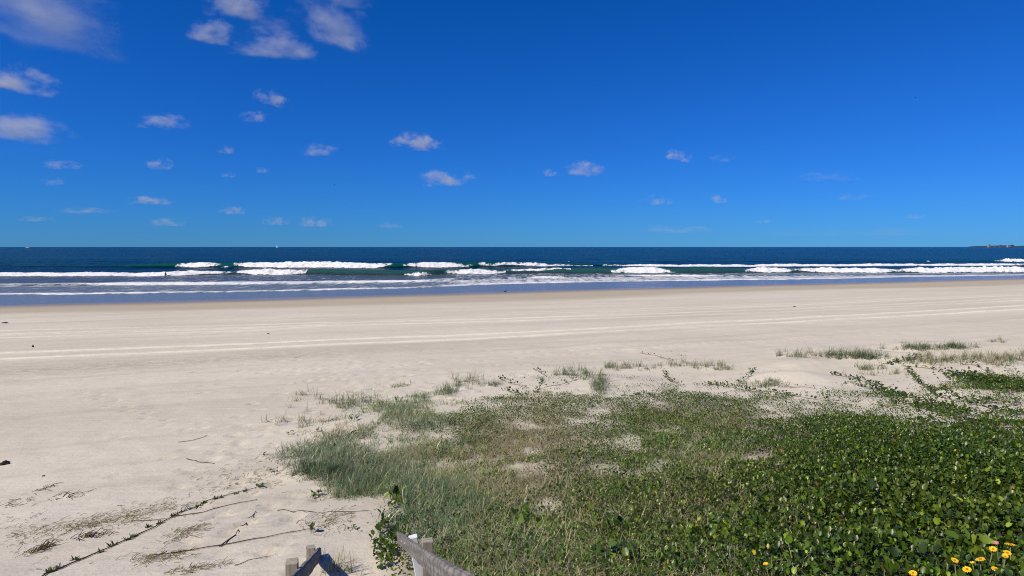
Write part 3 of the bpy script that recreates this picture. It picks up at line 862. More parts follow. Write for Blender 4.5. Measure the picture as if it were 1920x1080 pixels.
def bird(px, py, depth, s, flying, label, loc=None):
    p = at_depth(px, py, depth) if loc is None else loc
    root = empty('bird', p, label, 'bird')
    bm = bmesh.new(); bmesh.ops.create_uvsphere(bm, u_segments=10, v_segments=8, radius=1)
    for v in bm.verts:
        x = v.co.x; k = 1 - 0.55 * max(0, -x) ** 1.5
        v.co = Vector((x * .20 * s, v.co.y * .07 * s * k, v.co.z * .075 * s * k + (0 if flying else .16 * s) + .05 * s * max(0, x) ** 2))
    bm_obj('body', bm, BIRD, root, True)
    bm = bmesh.new(); bmesh.ops.create_uvsphere(bm, u_segments=8, v_segments=6, radius=.045 * s, matrix=Matrix.Translation((.21 * s, 0, (.06 if flying else .26) * s)))
    hd = bm_obj('head', bm, BIRD, root, True)
    bm = bmesh.new(); bmesh.ops.create_cone(bm, segments=6, radius1=.014 * s, radius2=.002, depth=.07 * s, matrix=Matrix.Translation((.275 * s, 0, (.055 if flying else .255) * s)) @ Matrix.Rotation(R(90), 4, 'Y'))
    bm_obj('beak', bm, DARK, hd)
    for sd in (-1, 1):
        if flying:
            bm = bmesh.new()
            q = [bm.verts.new(v) for v in ((.08 * s, sd * .04 * s, .03 * s), (.10 * s, sd * .32 * s, .16 * s), (-.06 * s, sd * .62 * s, .08 * s), (-.07 * s, sd * .30 * s, .14 * s), (-.09 * s, sd * .04 * s, .03 * s))]
            f = bm.faces.new(q); ex = bmesh.ops.extrude_face_region(bm, geom=[f])
            for v in ex['geom']:
                if isinstance(v, bmesh.types.BMVert): v.co.z += .012 * s
            bm_obj('wing', bm, BIRD, root)
        else:
            bm = bmesh.new(); bmesh.ops.create_cone(bm, segments=5, radius1=.008 * s, radius2=.008 * s, depth=.13 * s, matrix=Matrix.Translation((0, sd * .03 * s, .065 * s)))
            bm_obj('leg', bm, DARK, root)
    return root
BIRD = simple_mat('dark_plumage', (0.05, 0.048, 0.045), 0.8, 0.2, 0.3, 20.0)
g = ground(947, 549); bird(0, 0, 0, 1.15, False, 'small dark shorebird standing at the water edge near centre', g)
bird(627, 347, 150, 0.8, True, 'tiny dark bird in flight left of the ragged middle cloud').rotation_euler = (0.2, 0, 0.6)
bird(659, 390, 170, 0.8, True, 'tiny dark bird flying low over the sea').rotation_euler = (0.1, 0, 2.0)
bird(1716, 183, 150, 0.8, True, 'tiny dark bird flying high in the right sky').rotation_euler = (0.2, 0, -0.5)

# ------------------------------------------------------------------ handrails at the foot of the beach stairs
m = NT('weathered_timber')
t = m.n('ShaderNodeTexCoord').outputs['Object']
gr = m.noise(m.scaled(t, (1.2, 28.0, 28.0)), 1.0, 6.0, 0.7)
kn = m.n('ShaderNodeTexWave', {'Vector': m.scaled(t, (0.9, 6.0, 6.0)), 'Scale': 2.4, 'Distortion': 7.0, 'Detail': 3.0, 'Detail Scale': 1.2}).outputs['Fac']
bl = m.noise(t, 3.0, 4.0, 0.6)
c = m.mix(m.sm(gr, 0.3, 0.7), (0.115, 0.108, 0.104, 1), (0.30, 0.285, 0.27, 1))
c = m.mix(m.math('MULTIPLY', m.sm(kn, 0.55, 0.8), 0.55), c, (0.085, 0.078, 0.075, 1))
c = m.mix(m.math('MULTIPLY', m.sm(bl, 0.45, 0.7), 0.4), c, (0.25, 0.22, 0.19, 1))
TIMBER = m.done(m.bsdf(base=c, rough=0.85, spec=0.15, normal=m.bump(m.math('ADD', gr, m.math('MULTIPLY', kn, 0.4)), 0.5, 0.006)))
m = NT('treated_pine')
t = m.n('ShaderNodeTexCoord').outputs['Object']
gr = m.noise(m.scaled(t, (30.0, 30.0, 1.5)), 1.0, 5.0, 0.65)
c = m.mix(m.sm(gr, 0.3, 0.7), (0.24, 0.215, 0.165, 1), (0.42, 0.385, 0.305, 1))
POSTW = m.done(m.bsdf(base=c, rough=0.85, spec=0.15, normal=m.bump(gr, 0.5, 0.004)))
PAINT = simple_mat('white_paint', (0.72, 0.74, 0.76), 0.5, 0.3, 0.08, 25.0, 0.001)
BOLT = simple_mat('galvanised_steel', (0.5, 0.5, 0.5), 0.4, 0.5, 0.1, 60.0)

U_H = Vector((-math.sin(R(14)), math.cos(R(14)), 0)); SL = math.tan(R(22.5))
U_D = Vector((U_H.x, U_H.y, -SL)).normalized()              # down the stairs
SIDE = Vector((U_H.y, -U_H.x, 0))                            # to the right of the stairs
UPN = SIDE.cross(U_D).normalized()
def rail_obj(end, length, h, w, parent, roll=0.0):
    """a sawn board on edge: far end at `end`, running back up the stairs"""
    bm = bmesh.new(); n = 22
    prof2 = [(-w / 2, -h / 2), (w / 2, -h / 2), (w / 2, h / 2 - .012), (w / 2 - .012, h / 2), (-w / 2 + .012, h / 2), (-w / 2, h / 2 - .012)]
    rows = []
    for i in range(n + 1):
        x = -length * i / n
        sag = -0.012 * math.sin(math.pi * i / n); tw = 0.004 * math.sin(i * 1.7)
        e = 0.012 if i == 0 else 0
        rows.append([bm.verts.new((x - (e if a * b > 0 else 0) + (random.uniform(-.008, .008) if i == 0 else 0), a + tw, b + sag)) for a, b in prof2])
    for r0, r1 in zip(rows[:-1], rows[1:]):
        for k in range(6): bm.faces.new((r0[k], r0[(k + 1) % 6], r1[(k + 1) % 6], r1[k]))
    bm.faces.new(rows[0]); bm.faces.new(rows[-1])
    o = bm_obj('rail', bm, TIMBER, parent)
    y_ax = -SIDE
    M = Matrix((U_D, y_ax, U_D.cross(y_ax))).transposed()
    M = M @ Matrix.Rotation(roll, 3, 'X')
    o.rotation_euler = M.to_euler(); o.location = Vector(end) - parent.location
    return o
def post_obj(x, y, top, w, parent, mat=POSTW, lean=(0, 0), name='post'):
    zb = float(hgt(x, y)) - 0.35
    bm = bmesh.new(); n = 6; rows = []
    for i in range(n + 1):
        z = zb + (top - zb) * i / n
        s = w / 2 * (1 - (0.06 if i == n else 0))
        rows.append([bm.verts.new((a * s, b * s, z - top + (random.uniform(-.006, .006) if i == n else 0))) for a, b in ((-1, -.86), (-.86, -1), (.86, -1), (1, -.86), (1, .86), (.86, 1), (-.86, 1), (-1, .86))])
    for r0, r1 in zip(rows[:-1], rows[1:]):
        for k in range(8): bm.faces.new((r0[k], r0[(k + 1) % 8], r1[(k + 1) % 8], r1[k]))
    bm.faces.new(rows[-1])
    o = bm_obj(name, bm, mat, parent)
    o.location = Vector((x, y, top)) - parent.location
    o.rotation_euler = (lean[0], lean[1], R(14))
    return o
def bolt(loc, parent):
    bm = bmesh.new(); bmesh.ops.create_cone(bm, segments=6, radius1=.012, radius2=.009, depth=.012, matrix=Matrix.Rotation(R(90), 4, 'Y'))
    o = bm_obj('bolt', bm, BOLT, parent); o.location = Vector(loc) - parent.location; o.rotation_euler = (0, 0, R(14))

LEND = Vector(at_depth(598, 1037, 6.25)); REND = Vector(at_depth(748, 1006, 6.3))
left = empty('handrail', (LEND.x, LEND.y, float(hgt(LEND.x, LEND.y))), 'grey timber handrail on two short posts, left side of stairs', 'handrail', 'handrails of the beach stairs')
rail_obj(LEND, 4.6, 0.105, 0.045, left)
pf = LEND - U_D * 0.10 - SIDE * 0.07
post_obj(pf.x, pf.y, at_depth(585, 1019, 6.2)[2], 0.085, left)
pn = at_depth(547, 1052, 4.25)
post_obj(pn[0], pn[1], pn[2], 0.085, left)
right = empty('handrail', (REND.x, REND.y, float(hgt(REND.x, REND.y))), 'grey timber handrail running into the vine beside a white post, right of stairs', 'handrail', 'handrails of the beach stairs')
rail_obj(REND, 4.6, 0.10, 0.045, right, R(-6))
pr = at_depth(801, 1013, 4.75)
post_obj(pr[0], pr[1], pr[2], 0.085, right)
pw = at_depth(774, 1006, 5.2)
post_obj(pw[0], pw[1], pw[2], 0.075, right, PAINT, (R(-3), R(-9)), 'white_post')
for k in (0.9, 1.25):
    q = REND - U_D * k - SIDE * 0.026
    bolt(q, right)
q = LEND - U_D * 0.12 + SIDE * 0.026; bolt(q, left)

# ------------------------------------------------------------------ plants
def leaf_mat(name, rough, spec, trans):
    m = NT(name)
    a = m.attr('col').outputs['Color']
    b = m.bsdf(base=a, rough=rough, spec=spec)
    tcol = m.mix(1.0, a, (1.5, 1.6, 0.7, 1), 'MULTIPLY')
    tr = m.n('ShaderNodeBsdfTranslucent', {'Color': tcol}).outputs[0]
    return m.done(m.n('ShaderNodeMixShader', {0: trans, 1: b, 2: tr}).outputs[0])
LEAF = leaf_mat('vine_leaf', 0.36, 0.5, 0.22)
GRASS = leaf_mat('grass_blade', 0.6, 0.25, 0.2)
TWIG = leaf_mat('dry_stem', 0.9, 0.1, 0.0)

# two-lobed leaf folded along its midrib: x across, y from stalk to notch
LV = np.array([[0, 0, 0], [0, .48, -.03], [0, .88, .0], [-.30, .10, .09], [-.50, .50, .15], [-.27, 1.0, .05], [.30, .10, .09], [.50, .50, .15], [.27, 1.0, .05]])
LV[:, 0] *= 0.82
LQ = np.array([[0, 1, 4, 3], [1, 2, 5, 4], [0, 6, 7, 1], [1, 7, 8, 2]])

def leaf_colour(n, young=0.10, yellow=0.002, brown=0.003):
    k = rng.random((n, 1))
    c = np.array([0.020, 0.046, 0.005]) * (1 - k) + np.array([0.076, 0.128, 0.012]) * k
    r = rng.random(n)
    c = np.where((r < young)[:, None], np.array([0.14, 0.21, 0.02]) * (0.7 + 0.4 * k), c)
    c = np.where((r > 1 - yellow)[:, None], np.array([0.40, 0.33, 0.04]), c)
    c = np.where(((r > 0.5) & (r < 0.5 + brown))[:, None], np.array([0.22, 0.12, 0.05]), c)
    return c

FV = np.array([[0, 0, 0], [0, .86, 0], [-.36, .36, .12], [-.25, .97, .05], [.36, .36, .12], [.25, .97, .05]])
FQ = np.array([[0, 1, 3, 2], [0, 4, 5, 1]])
def leaves(P, size, tilt, azim, col, LV=LV, LQ=LQ):
    """many leaves at once: verts, quads, colours"""
    n = len(P)
    L = LV[None] * size[:, None, None]
    # bend tips down a little, at random
    L = L.copy(); L[:, :, 2] -= (L[:, :, 1] ** 2) / size[:, None] * rng.uniform(-.1, .35, (n, 1))
    ct, st = np.cos(tilt), np.sin(tilt)
    y = L[:, :, 1] * ct[:, None] - L[:, :, 2] * st[:, None]
    z = L[:, :, 1] * st[:, None] + L[:, :, 2] * ct[:, None]
    x = L[:, :, 0]
    ca, sa = np.cos(azim)[:, None], np.sin(azim)[:, None]
    V = np.stack([x * ca - y * sa, x * sa + y * ca, z], -1) + P[:, None, :]
    nv = len(LV)
    Q = (LQ[None] + (np.arange(n) * nv)[:, None, None]).reshape(-1, 4)
    C = np.broadcast_to(col[:, None, :], (n, nv, 3)) * np.where(np.arange(nv)[None, :, None] < 2, 1.25, 1.0)
    return V.reshape(-1, 3), Q, C.reshape(-1, 3)

def blades(P, length, width, azim, lean, curl, col):
    n = len(P); ts = np.array([0, .35, .7, 1.0])
    dx, dy = np.cos(azim), np.sin(azim)
    sx, sy = -dy, dx
    V = np.zeros((n, 7, 3)); C = np.zeros((n, 7, 3))
    for k, t in enumerate(ts):
        a = lean + curl * t
        hz = length * t * np.cos(np.clip(a, 0, 1.9)); hd = length * t * np.sin(np.clip(a, 0, 1.9))
        cx, cy, cz = P[:, 0] + dx * hd, P[:, 1] + dy * hd, P[:, 2] + hz
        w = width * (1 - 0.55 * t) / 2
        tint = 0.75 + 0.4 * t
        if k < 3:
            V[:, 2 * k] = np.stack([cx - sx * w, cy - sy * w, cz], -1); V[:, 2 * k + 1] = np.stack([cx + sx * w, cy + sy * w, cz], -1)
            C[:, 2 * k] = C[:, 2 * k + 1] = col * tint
        else:
            V[:, 6] = np.stack([cx, cy, cz], -1); C[:, 6] = col * tint
    b = (np.arange(n) * 7)[:, None]
    Q = np.concatenate([b + np.array([[0, 1, 3, 2]]), b + np.array([[2, 3, 5, 4]])])
    T = b + np.array([[4, 5, 6]])
    return V.reshape(-1, 3), Q, T, C.reshape(-1, 3)

GREEN_G = (np.array([0.085, 0.135, 0.072]), np.array([0.17, 0.24, 0.14]))
OLIVE_G = (np.array([0.12, 0.15, 0.045]), np.array([0.29, 0.31, 0.11]))
FRESH_G = (np.array([0.07, 0.13, 0.02]), np.array([0.18, 0.28, 0.055]))
DRY_G = (np.array([0.25, 0.205, 0.12]), np.array([0.52, 0.45, 0.30]))
def lerp_col(pair, n):
    k = rng.random((n, 1)); return pair[0] * (1 - k) + pair[1] * k

# candidates over the dune
N0 = 2300000
area = 30.0 * 28.0; per = N0 / area                       # candidates per square metre
CX = rng.uniform(-6, 24, N0); CY = rng.uniform(2.0, 30, N0)
keep = (CX > -3.2 - 0.1 * CY) & (np.abs(CX) < CY * 0.95 + 3.0)
CX, CY = CX[keep], CY[keep]
CZ = hgt(CX, CY)
cpx, cpy, czc = project(CX, CY, CZ)
jx = (fbm(CX * 0.9, CY * 0.9, 71, 3) - 0.5) * 130; jy = (fbm(CX * 0.9 + 31, CY * 0.9, 73, 3) - 0.5) * np.clip(0.28 * (cpy - 560), 20, 110)
pv = lookup(V_MAP, cpx + jx, cpy + jy); pg = lookup(G_MAP, cpx + jx, cpy + jy); pd = lookup(D_MAP, cpx + jx, cpy + jy)
perp = CX * SIDE.x + CY * SIDE.y
keep = (pv + pg + pd > 0.03) & ~((CY < 7.0) & (perp < 0.12))       # the strip between the rails stays bare sand
CX, CY, CZ, cpx, cpy, pv, pg, pd = [q[keep] for q in (CX, CY, CZ, cpx, cpy, pv, pg, pd)]
rightf = sstep(1050, 1600, cpx)                                     # the vine takes over to the right
pv = np.clip(pv * (0.95 + 0.05 * rightf + 0.30 * sstep(760, 900, cpx) * sstep(1400, 1200, cpx)), 0, 1)
clump = fbm(CX * 1.1, CY * 1.1, 51, 3)
fineN = fbm(CX * 3.4, CY * 3.4, 57, 2)
bareC = np.clip(bare(cpx, cpy) * (0.5 + 1.3 * fbm(CX * 2.5, CY * 2.5, 45, 2)), 0, 1)
ok = 1.0 - 0.80 * sstep(0.25, 0.75, bareC * 0.75 + (fbm(CX * 5.0, CY * 5.0, 49, 2) - 0.5) * 0.9) * (bareC > 0.05) > rng.random(len(CX))
canopy = np.clip(0.02 + 0.30 * (pv * 0.9 * (0.4 + 0.6 * rightf) + pg * 0.2) * (2.2 * clump - 0.45), 0.015, 0.34)
def pick(dens): return ok & (rng.random(len(CX)) < dens / per)

# --- vine leaves
vmod = sstep(0.34, 0.60, clump * 0.45 + fineN * 0.55 + (pv - 0.45) * 0.55)
nearf = sstep(16, 5, CY)
sel = pick(1950 * pv * vmod)
n = sel.sum()
Pp = np.stack([CX, CY, CZ], -1)[sel]
hv = rng.random(n)
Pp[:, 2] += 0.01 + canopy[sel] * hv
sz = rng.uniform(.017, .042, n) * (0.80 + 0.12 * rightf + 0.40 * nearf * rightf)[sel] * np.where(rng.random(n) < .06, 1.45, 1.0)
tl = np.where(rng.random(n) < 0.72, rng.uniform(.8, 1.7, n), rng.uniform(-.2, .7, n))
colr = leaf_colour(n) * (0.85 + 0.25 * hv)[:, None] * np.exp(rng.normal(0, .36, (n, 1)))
hue = fbm(Pp[:, 0] * 0.7, Pp[:, 1] * 0.7, 68, 3)[:, None]
colr = colr * (np.array([0.8, 0.95, 0.9]) * (1 - hue) + np.array([1.35, 1.1, 1.0]) * hue)
yel = (CY[sel] > 9) & (rng.random(n) < 0.018 * sstep(0.5, 0.65, hue[:, 0]))
colr = np.where(yel[:, None], np.array([0.26, 0.22, 0.035]), colr)
azl = rng.uniform(0, 6.283, n)
far = Pp[:, 1] > 8.0                                          # farther leaves need fewer faces
V_, Q_, C_ = leaves(Pp[~far], sz[~far], tl[~far], azl[~far], colr[~far])
V2, Q2, C2 = leaves(Pp[far], sz[far], tl[far], azl[far], colr[far], FV, FQ)
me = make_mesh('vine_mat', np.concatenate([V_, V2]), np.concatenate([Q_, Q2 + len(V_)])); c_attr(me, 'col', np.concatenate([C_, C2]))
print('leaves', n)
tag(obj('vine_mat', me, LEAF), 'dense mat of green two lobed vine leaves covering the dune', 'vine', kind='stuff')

# --- living grass
gmod = sstep(0.25, 0.6, fbm(CX * 0.9 + 40, CY * 0.9, 53, 3) * 0.6 + fineN * 0.4 + (pg - 0.5) * 0.7)
sel = pick(1900 * (pg * (1 - 0.25 * sstep(720, 900, cpx)) + 0.14 * pv) * gmod)
n = sel.sum(); print('grass', n)
Pp = np.stack([CX, CY, CZ], -1)[sel]
blue = np.clip(1.25 - (cpx[sel] - 560) / 330 + (clump[sel] - 0.5) * 2.0, 0.08, 1)[:, None]
oliv = sstep(0.35, 0.65, fbm(Pp[:, 0] * 0.8, Pp[:, 1] * 0.8, 77, 3))[:, None]
colr = lerp_col(GREEN_G, n) * blue + (lerp_col(FRESH_G, n) * (1 - oliv) + lerp_col(OLIVE_G, n) * oliv) * (1 - blue)
colr = np.where((rng.random(n) < 0.16)[:, None], lerp_col(DRY_G, n), colr) * np.exp(rng.normal(0, .42, (n, 1)))
az = rng.normal(0.6, 1.4, n)
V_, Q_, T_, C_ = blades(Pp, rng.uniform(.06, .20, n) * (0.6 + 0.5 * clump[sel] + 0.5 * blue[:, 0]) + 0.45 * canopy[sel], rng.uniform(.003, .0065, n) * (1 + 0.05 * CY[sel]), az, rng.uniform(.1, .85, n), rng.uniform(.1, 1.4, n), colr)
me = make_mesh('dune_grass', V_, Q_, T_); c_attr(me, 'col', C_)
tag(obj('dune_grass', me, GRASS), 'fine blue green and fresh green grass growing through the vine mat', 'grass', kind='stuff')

# --- dry straw
dmod = sstep(0.35, 0.65, fbm(CX * 1.2 + 90, CY * 1.2, 59, 3) * 0.7 + fineN * 0.3 + (pd - 0.4) * 0.7)
sel = pick(1450 * (0.10 * pg + pd + 0.06) * dmod)
n = sel.sum(); print('straw', n)
Pp = np.stack([CX, CY, CZ + 0.01], -1)[sel]
Pp[:, 2] += canopy[sel] * 0.5 * rng.random(n)
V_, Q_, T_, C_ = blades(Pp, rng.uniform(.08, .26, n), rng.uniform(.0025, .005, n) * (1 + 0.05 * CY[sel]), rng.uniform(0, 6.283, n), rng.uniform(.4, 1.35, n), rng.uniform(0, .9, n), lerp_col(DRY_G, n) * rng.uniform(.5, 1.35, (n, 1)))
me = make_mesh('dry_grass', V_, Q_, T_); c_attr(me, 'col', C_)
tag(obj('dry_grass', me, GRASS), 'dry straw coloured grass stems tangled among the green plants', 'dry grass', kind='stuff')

# --- leafy vine clumps close to the camera: every leaf an object
leaf_bank = []
for k in range(14):
    c1 = leaf_colour(1, young=0.35, yellow=0.0, brown=0)
    V_, Q_, C_ = leaves(np.zeros((1, 3)), np.array([1.0]), np.array([0.0]), np.array([0.0]), c1 * 1.1)
    # a finer blade: split every quad once so that the curl shows
    me = make_mesh('leaf', V_, Q_); c_attr(me, 'col', C_)
    me.materials.append(LEAF); leaf_bank.append(me)
def vine_clump(px, py, rx, ry, count, size, label, hgt_=0.12, name='vine_clump', stem=True):
    g = ground(px, py)
    root = empty(name, g, label, 'vine', 'leafy vine clumps at the near edge of the dune')
    a = Acc()
    for k in range(count):
        for _ in range(20):
            u, v = random.gauss(0, .5), random.gauss(0, .5)
            if u * u + v * v < 1.2: break
        q = ground(px + u * rx, py + v * ry)
        h = random.uniform(.25, 1.0) * hgt_
        o = obj('leaf', random.choice(leaf_bank), None, root)
        o.location = Vector((q[0], q[1], q[2] + h)) - Vector(g)
        s = size * random.uniform(.55, 0.95); o.scale = (s, s, s)
        o.rotation_euler = (random.uniform(.3, 1.5), random.uniform(-.35, .35), random.uniform(0, 6.28))
        if stem:
            top = np.array(o.location); ft = np.array([top[0] + random.uniform(-.04, .04), top[1] + random.uniform(-.04, .04), q[2] - g[2] - .02])
            mid_ = (top + ft) / 2 + np.array([random.uniform(-.01, .01), random.uniform(-.01, .01), .01])
            vv, qq = tube([ft, mid_, top], .003, .002, 4)
            a.add(vv, qq, None, (0.11, 0.09, 0.04))
    if stem:
        tag(obj('stem', a.mesh('stem'), TWIG, root), kind='stuff')
    return root
vine_clump(735, 1000, 40, 34, 56, .10, 'leafy vine spilling onto the sand beside the right handrail', .06)
vine_clump(748, 945, 30, 12, 16, .12, 'big bright vine leaves at sand edge above right handrail', .09)
vine_clump(720, 1045, 26, 26, 34, .09, 'vine leaves on the sand at the foot of right handrail', .05)
vine_clump(1000, 985, 60, 22, 24, .09, 'bright vine leaves below the bare sandy patch in the grass', .16)
vine_clump(1160, 1000, 60, 24, 24, .09, 'clump of rounded vine leaves low in the middle foreground', .18)
vine_clump(1160, 1060, 70, 20, 24, .10, 'vine leaves cut by the bottom edge right of the handrail', .18)
vine_clump(1330, 1010, 60, 30, 30, .09, 'upright vine leaves left of the thickest foreground foliage', .20)
vine_clump(1440, 985, 60, 26, 32, .095, 'thickest upright vine foliage in the right foreground', .22)
vine_clump(1560, 1040, 70, 26, 28, .095, 'vine leaves left of the yellow daisies', .20)
vine_clump(1690, 1010, 70, 26, 26, .095, 'broad vine leaves above and left of the yellow daisies', .22)
vine_clump(1850, 960, 60, 24, 24, .09, 'dark vine leaves near the right edge above the daisies', .20)
vine_clump(1810, 1040, 50, 20, 14, .11, 'two large pale green vine leaves standing among the yellow daisies', .2)

# small leafy sprigs on the open sand
for (px, py, cnt, rx, sz_, lb) in [(590, 932, 12, 16, .065, 'dark leafy sprig on the sand below the blue grass'), (585, 1000, 5, 8, .08, 'small green leafy sprig alone on the sand above left handrail'),
                                   (660, 993, 8, 13, .05, 'row of small dark leaves on the sand left of the vine'), (497, 852, 4, 6, .06, 'tiny dark sprig at the left limit of the plants'),
                                   (487, 915, 4, 6, .06, 'brownish sprig at the tip of the long runner'), (550, 816, 6, 14, .07, 'pair of dark sprigs on pale sand left of the dune plants'),
                                   (596, 810, 5, 10, .07, 'dark leafy sprig at upper left of the plants'), (512, 886, 5, 12, .055, 'low sprig beside the left end of the blue grass'),
                                   (630, 845, 6, 12, .07, 'leafy sprig in the thin grass at left'), (660, 790, 8, 14, .08, 'dark leaves in sparse grass on the upper left'),
                                   (665, 815, 10, 16, .07, 'cluster of dark leaves above the bare hollow at left'), (745, 752, 6, 18, .08, 'dark leaves sticking up at the plants upper left rim')]:
    vine_clump(px, py, rx, 5, cnt, sz_, lb, .06, 'vine_sprig')

# --- vine runners creeping out over bare sand
def poly_on_ground(pts, step=0.10, lift=0.012):
    Q = [ground(a, b) for a, b in pts]
    out = []
    for a, b in zip(Q[:-1], Q[1:]):
        L = np.linalg.norm(b[:2] - a[:2]); k = max(2, int(L / step))
        for i in range(k): out.append(a[:2] + (b[:2] - a[:2]) * i / k)
    out.append(Q[-1][:2])
    out = np.array(out)
    out[1:-1] += rng.normal(0, .012, (len(out) - 2, 2))
    z = hgt(out[:, 0], out[:, 1]) + lift
    return np.concatenate([out, z[:, None]], 1)
RUN_G = 'vine runners creeping over the sand'
def runner(pts, label, dens=9, size=.075, spread=.05, thick=.006):
    P = poly_on_ground(pts)
    base = P[0].copy()
    root = empty('vine_runner', base, label, 'vine', RUN_G)
    a = Acc(); vv, qq = tube(P - base, thick, thick * .6, 4); a.add(vv, qq, None, (0.12, 0.075, 0.04))
    obj('stem', a.mesh('stem'), TWIG, root)
    L = np.linalg.norm(np.diff(P[:, :2], axis=0), axis=1).sum()
    n = int(max(5, L * dens * (1.7 if dens > 15 else 1.15))); idx = rng.uniform(0, len(P) - 1.01, n)
    i0 = idx.astype(int); f = (idx - i0)[:, None]
    Q = P[i0] * (1 - f) + P[i0 + 1] * f
    Q[:, :2] += rng.normal(0, spread, (n, 2))
    Q[:, 2] = hgt(Q[:, 0], Q[:, 1]) + rng.uniform(.02, .075, n)
    vv, qq, cc = leaves(Q - base, rng.uniform(.7, 1.15, n) * size, rng.uniform(.1, 1.3, n), rng.uniform(0, 6.28, n), leaf_colour(n, .06, .02, .03) * .85)
    me = make_mesh('foliage', vv, qq); c_attr(me, 'col', cc)
    tag(obj('foliage', me, LEAF, root), kind='stuff')
runner([(935, 708), (948, 716), (962, 721), (985, 728), (992, 729)], 'leafy runner curving down from the small grass tuft at centre', 10)
runner([(1000, 692), (1012, 699), (1024, 705)], 'short leafy runner pointing left at top of centre grass')
runner([(950, 732), (968, 740), (992, 745)], 'dark leafy runner along the upper rim of the mat near centre', 16)
runner([(1021, 712), (1013, 723), (1007, 737)], 'short upright leafy runner near centre rim', 14)
runner([(1020, 727), (1042, 723), (1064, 718), (1082, 711)], 'leafy runner reaching right toward the centre grass')
runner([(1241, 694), (1250, 708), (1262, 717), (1282, 727)], 'leafy runner dropping to the mat right of centre', 12)
runner([(1411, 691), (1408, 705), (1394, 714), (1380, 722)], 'upright leafy runner at the left foot of the sand hollow', 12)
runner([(1200, 662), (1230, 667), (1265, 678)], 'thin distant runner on the open sand right of centre', 3)
runner([(1430, 734), (1480, 741), (1520, 748), (1575, 757)], 'dark leafy runner edging the smooth sand hollow', 12)
runner([(1560, 702), (1600, 710), (1640, 722), (1668, 738)], 'leafy runner at upper left of the striped vine rows', 22, .08, .12)
runner([(1700, 692), (1712, 706), (1726, 721), (1746, 733), (1785, 743), (1830, 750), (1880, 758), (1925, 764)], 'uppermost long vine row running right to the frame edge', 16)
runner([(1735, 737), (1772, 748), (1812, 755), (1852, 765), (1915, 779)], 'long vine row just under the uppermost one', 22, .08, .10)
runner([(1660, 733), (1700, 745), (1732, 753), (1782, 766), (1850, 786), (1925, 806)], 'long vine row crossing the middle of the right sand', 24, .08, .10)
runner([(1590, 716), (1640, 730), (1668, 746), (1712, 761), (1764, 777), (1842, 802), (1925, 832)], 'long slanting vine row just above the solid mat', 26, .08, .14)
runner([(1720, 790), (1790, 806), (1850, 830), (1925, 862)], 'lowest slanting vine row at the right edge', 26, .08, .14)
runner([(1690, 686), (1735, 690), (1776, 702)], 'short leafy runner below the dark grass hummock', 12)
runner([(1655, 682), (1690, 679), (1722, 668)], 'dark row of leaves on the crest of the right hummock', 26, .08, .10)
runner([(1800, 681), (1832, 688), (1858, 702)], 'short leafy runner near the right hummock grass', 14)
runner([(1796, 702), (1830, 712), (1872, 724), (1908, 736)], 'thick dark green vine bank on the right sand', 170, .085, .28)
runner([(1880, 712), (1905, 716), (1925, 722)], 'small vine patch at the right edge above the vine bank', 60, .085, .25)
runner([(1660, 760), (1740, 764), (1800, 775)], 'broken vine row over bare sand right of the mat', 22, .08, .14)
runner([(1480, 728), (1505, 726), (1530, 730)], 'isolated runner lying on the smooth sand hollow', 3)
runner([(1330, 720), (1370, 726), (1420, 738)], 'leafy runner along the rim left of the sand hollow', 20, .075, .12)
runner([(1180, 742), (1210, 745), (1260, 740)], 'dark leafy runner over pale sand at upper middle rim', 14)

# --- separate patches of tall grass on hummocks
def grass_patch(px, py, rx, ry, count, h, label, dry=0.15, tall=1.0):
    g = ground(px, py)
    P = []
    while len(P) < count:
        u, v = random.gauss(0, .5), random.gauss(0, .5)
        if u * u + v * v > 1.3: continue
        q = (px + u * rx, py + v * ry)
        P.append(q)
    # gather the roots into small tufts of unequal size and height
    nt = max(8, count // 8)
    cent = np.array([ground(*q) for q in P[:nt]]); wt_ = rng.random(nt) ** 1.6; ht_ = rng.uniform(.45, 1.15, nt)
    ti = rng.choice(nt, count, p=wt_ / wt_.sum())
    R_ = cent[ti].copy()
    R_[:, :2] += rng.normal(0, .06, (count, 2)); R_[:, 2] = hgt(R_[:, 0], R_[:, 1])
    col = lerp_col(GREEN_G, count) * .85
    col = np.where((rng.random(count) < dry)[:, None], lerp_col(DRY_G, count), col)
    d = max(6.0, g[1])
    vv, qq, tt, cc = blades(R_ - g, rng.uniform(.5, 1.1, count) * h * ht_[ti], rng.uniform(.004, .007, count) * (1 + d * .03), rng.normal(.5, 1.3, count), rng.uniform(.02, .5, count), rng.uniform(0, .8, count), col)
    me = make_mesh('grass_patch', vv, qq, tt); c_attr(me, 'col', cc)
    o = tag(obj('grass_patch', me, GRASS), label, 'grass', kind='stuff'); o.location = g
grass_patch(1545, 667, 100, 8, 650, .42, 'long patch of grass on the crest of the sand hummock', .2)
grass_patch(1620, 670, 40, 5, 500, .40, 'darker right end of the grass on the sand hummock', .15)
grass_patch(1725, 652, 80, 6, 800, .34, 'farthest band of dark grass on the right', .2)
grass_patch(1790, 652, 40, 3.5, 400, .34, 'grass at right end of the farthest band', .2)
grass_patch(1750, 676, 70, 10, 800, .36, 'brownish grass along the right hummock crest', .5)
grass_patch(1870, 675, 90, 10, 1000, .36, 'dry looking grass reaching the right edge', .55)
grass_patch(1630, 690, 28, 4, 220, .25, 'small sparse grass patch below the hummock', .3)
grass_patch(1660, 702, 70, 6, 160, .3, 'scattered thin stems on smooth sand at right', .6)
grass_patch(1290, 686, 80, 8, 340, .26, 'sparse grass scattered right of centre on pale sand', .35)
grass_patch(1350, 690, 40, 6, 220, .26, 'thin grass tufts left of the smooth sand hollow', .35)
grass_patch(1168, 690, 44, 7, 420, .30, 'grass patch at upper rim just right of centre', .25)
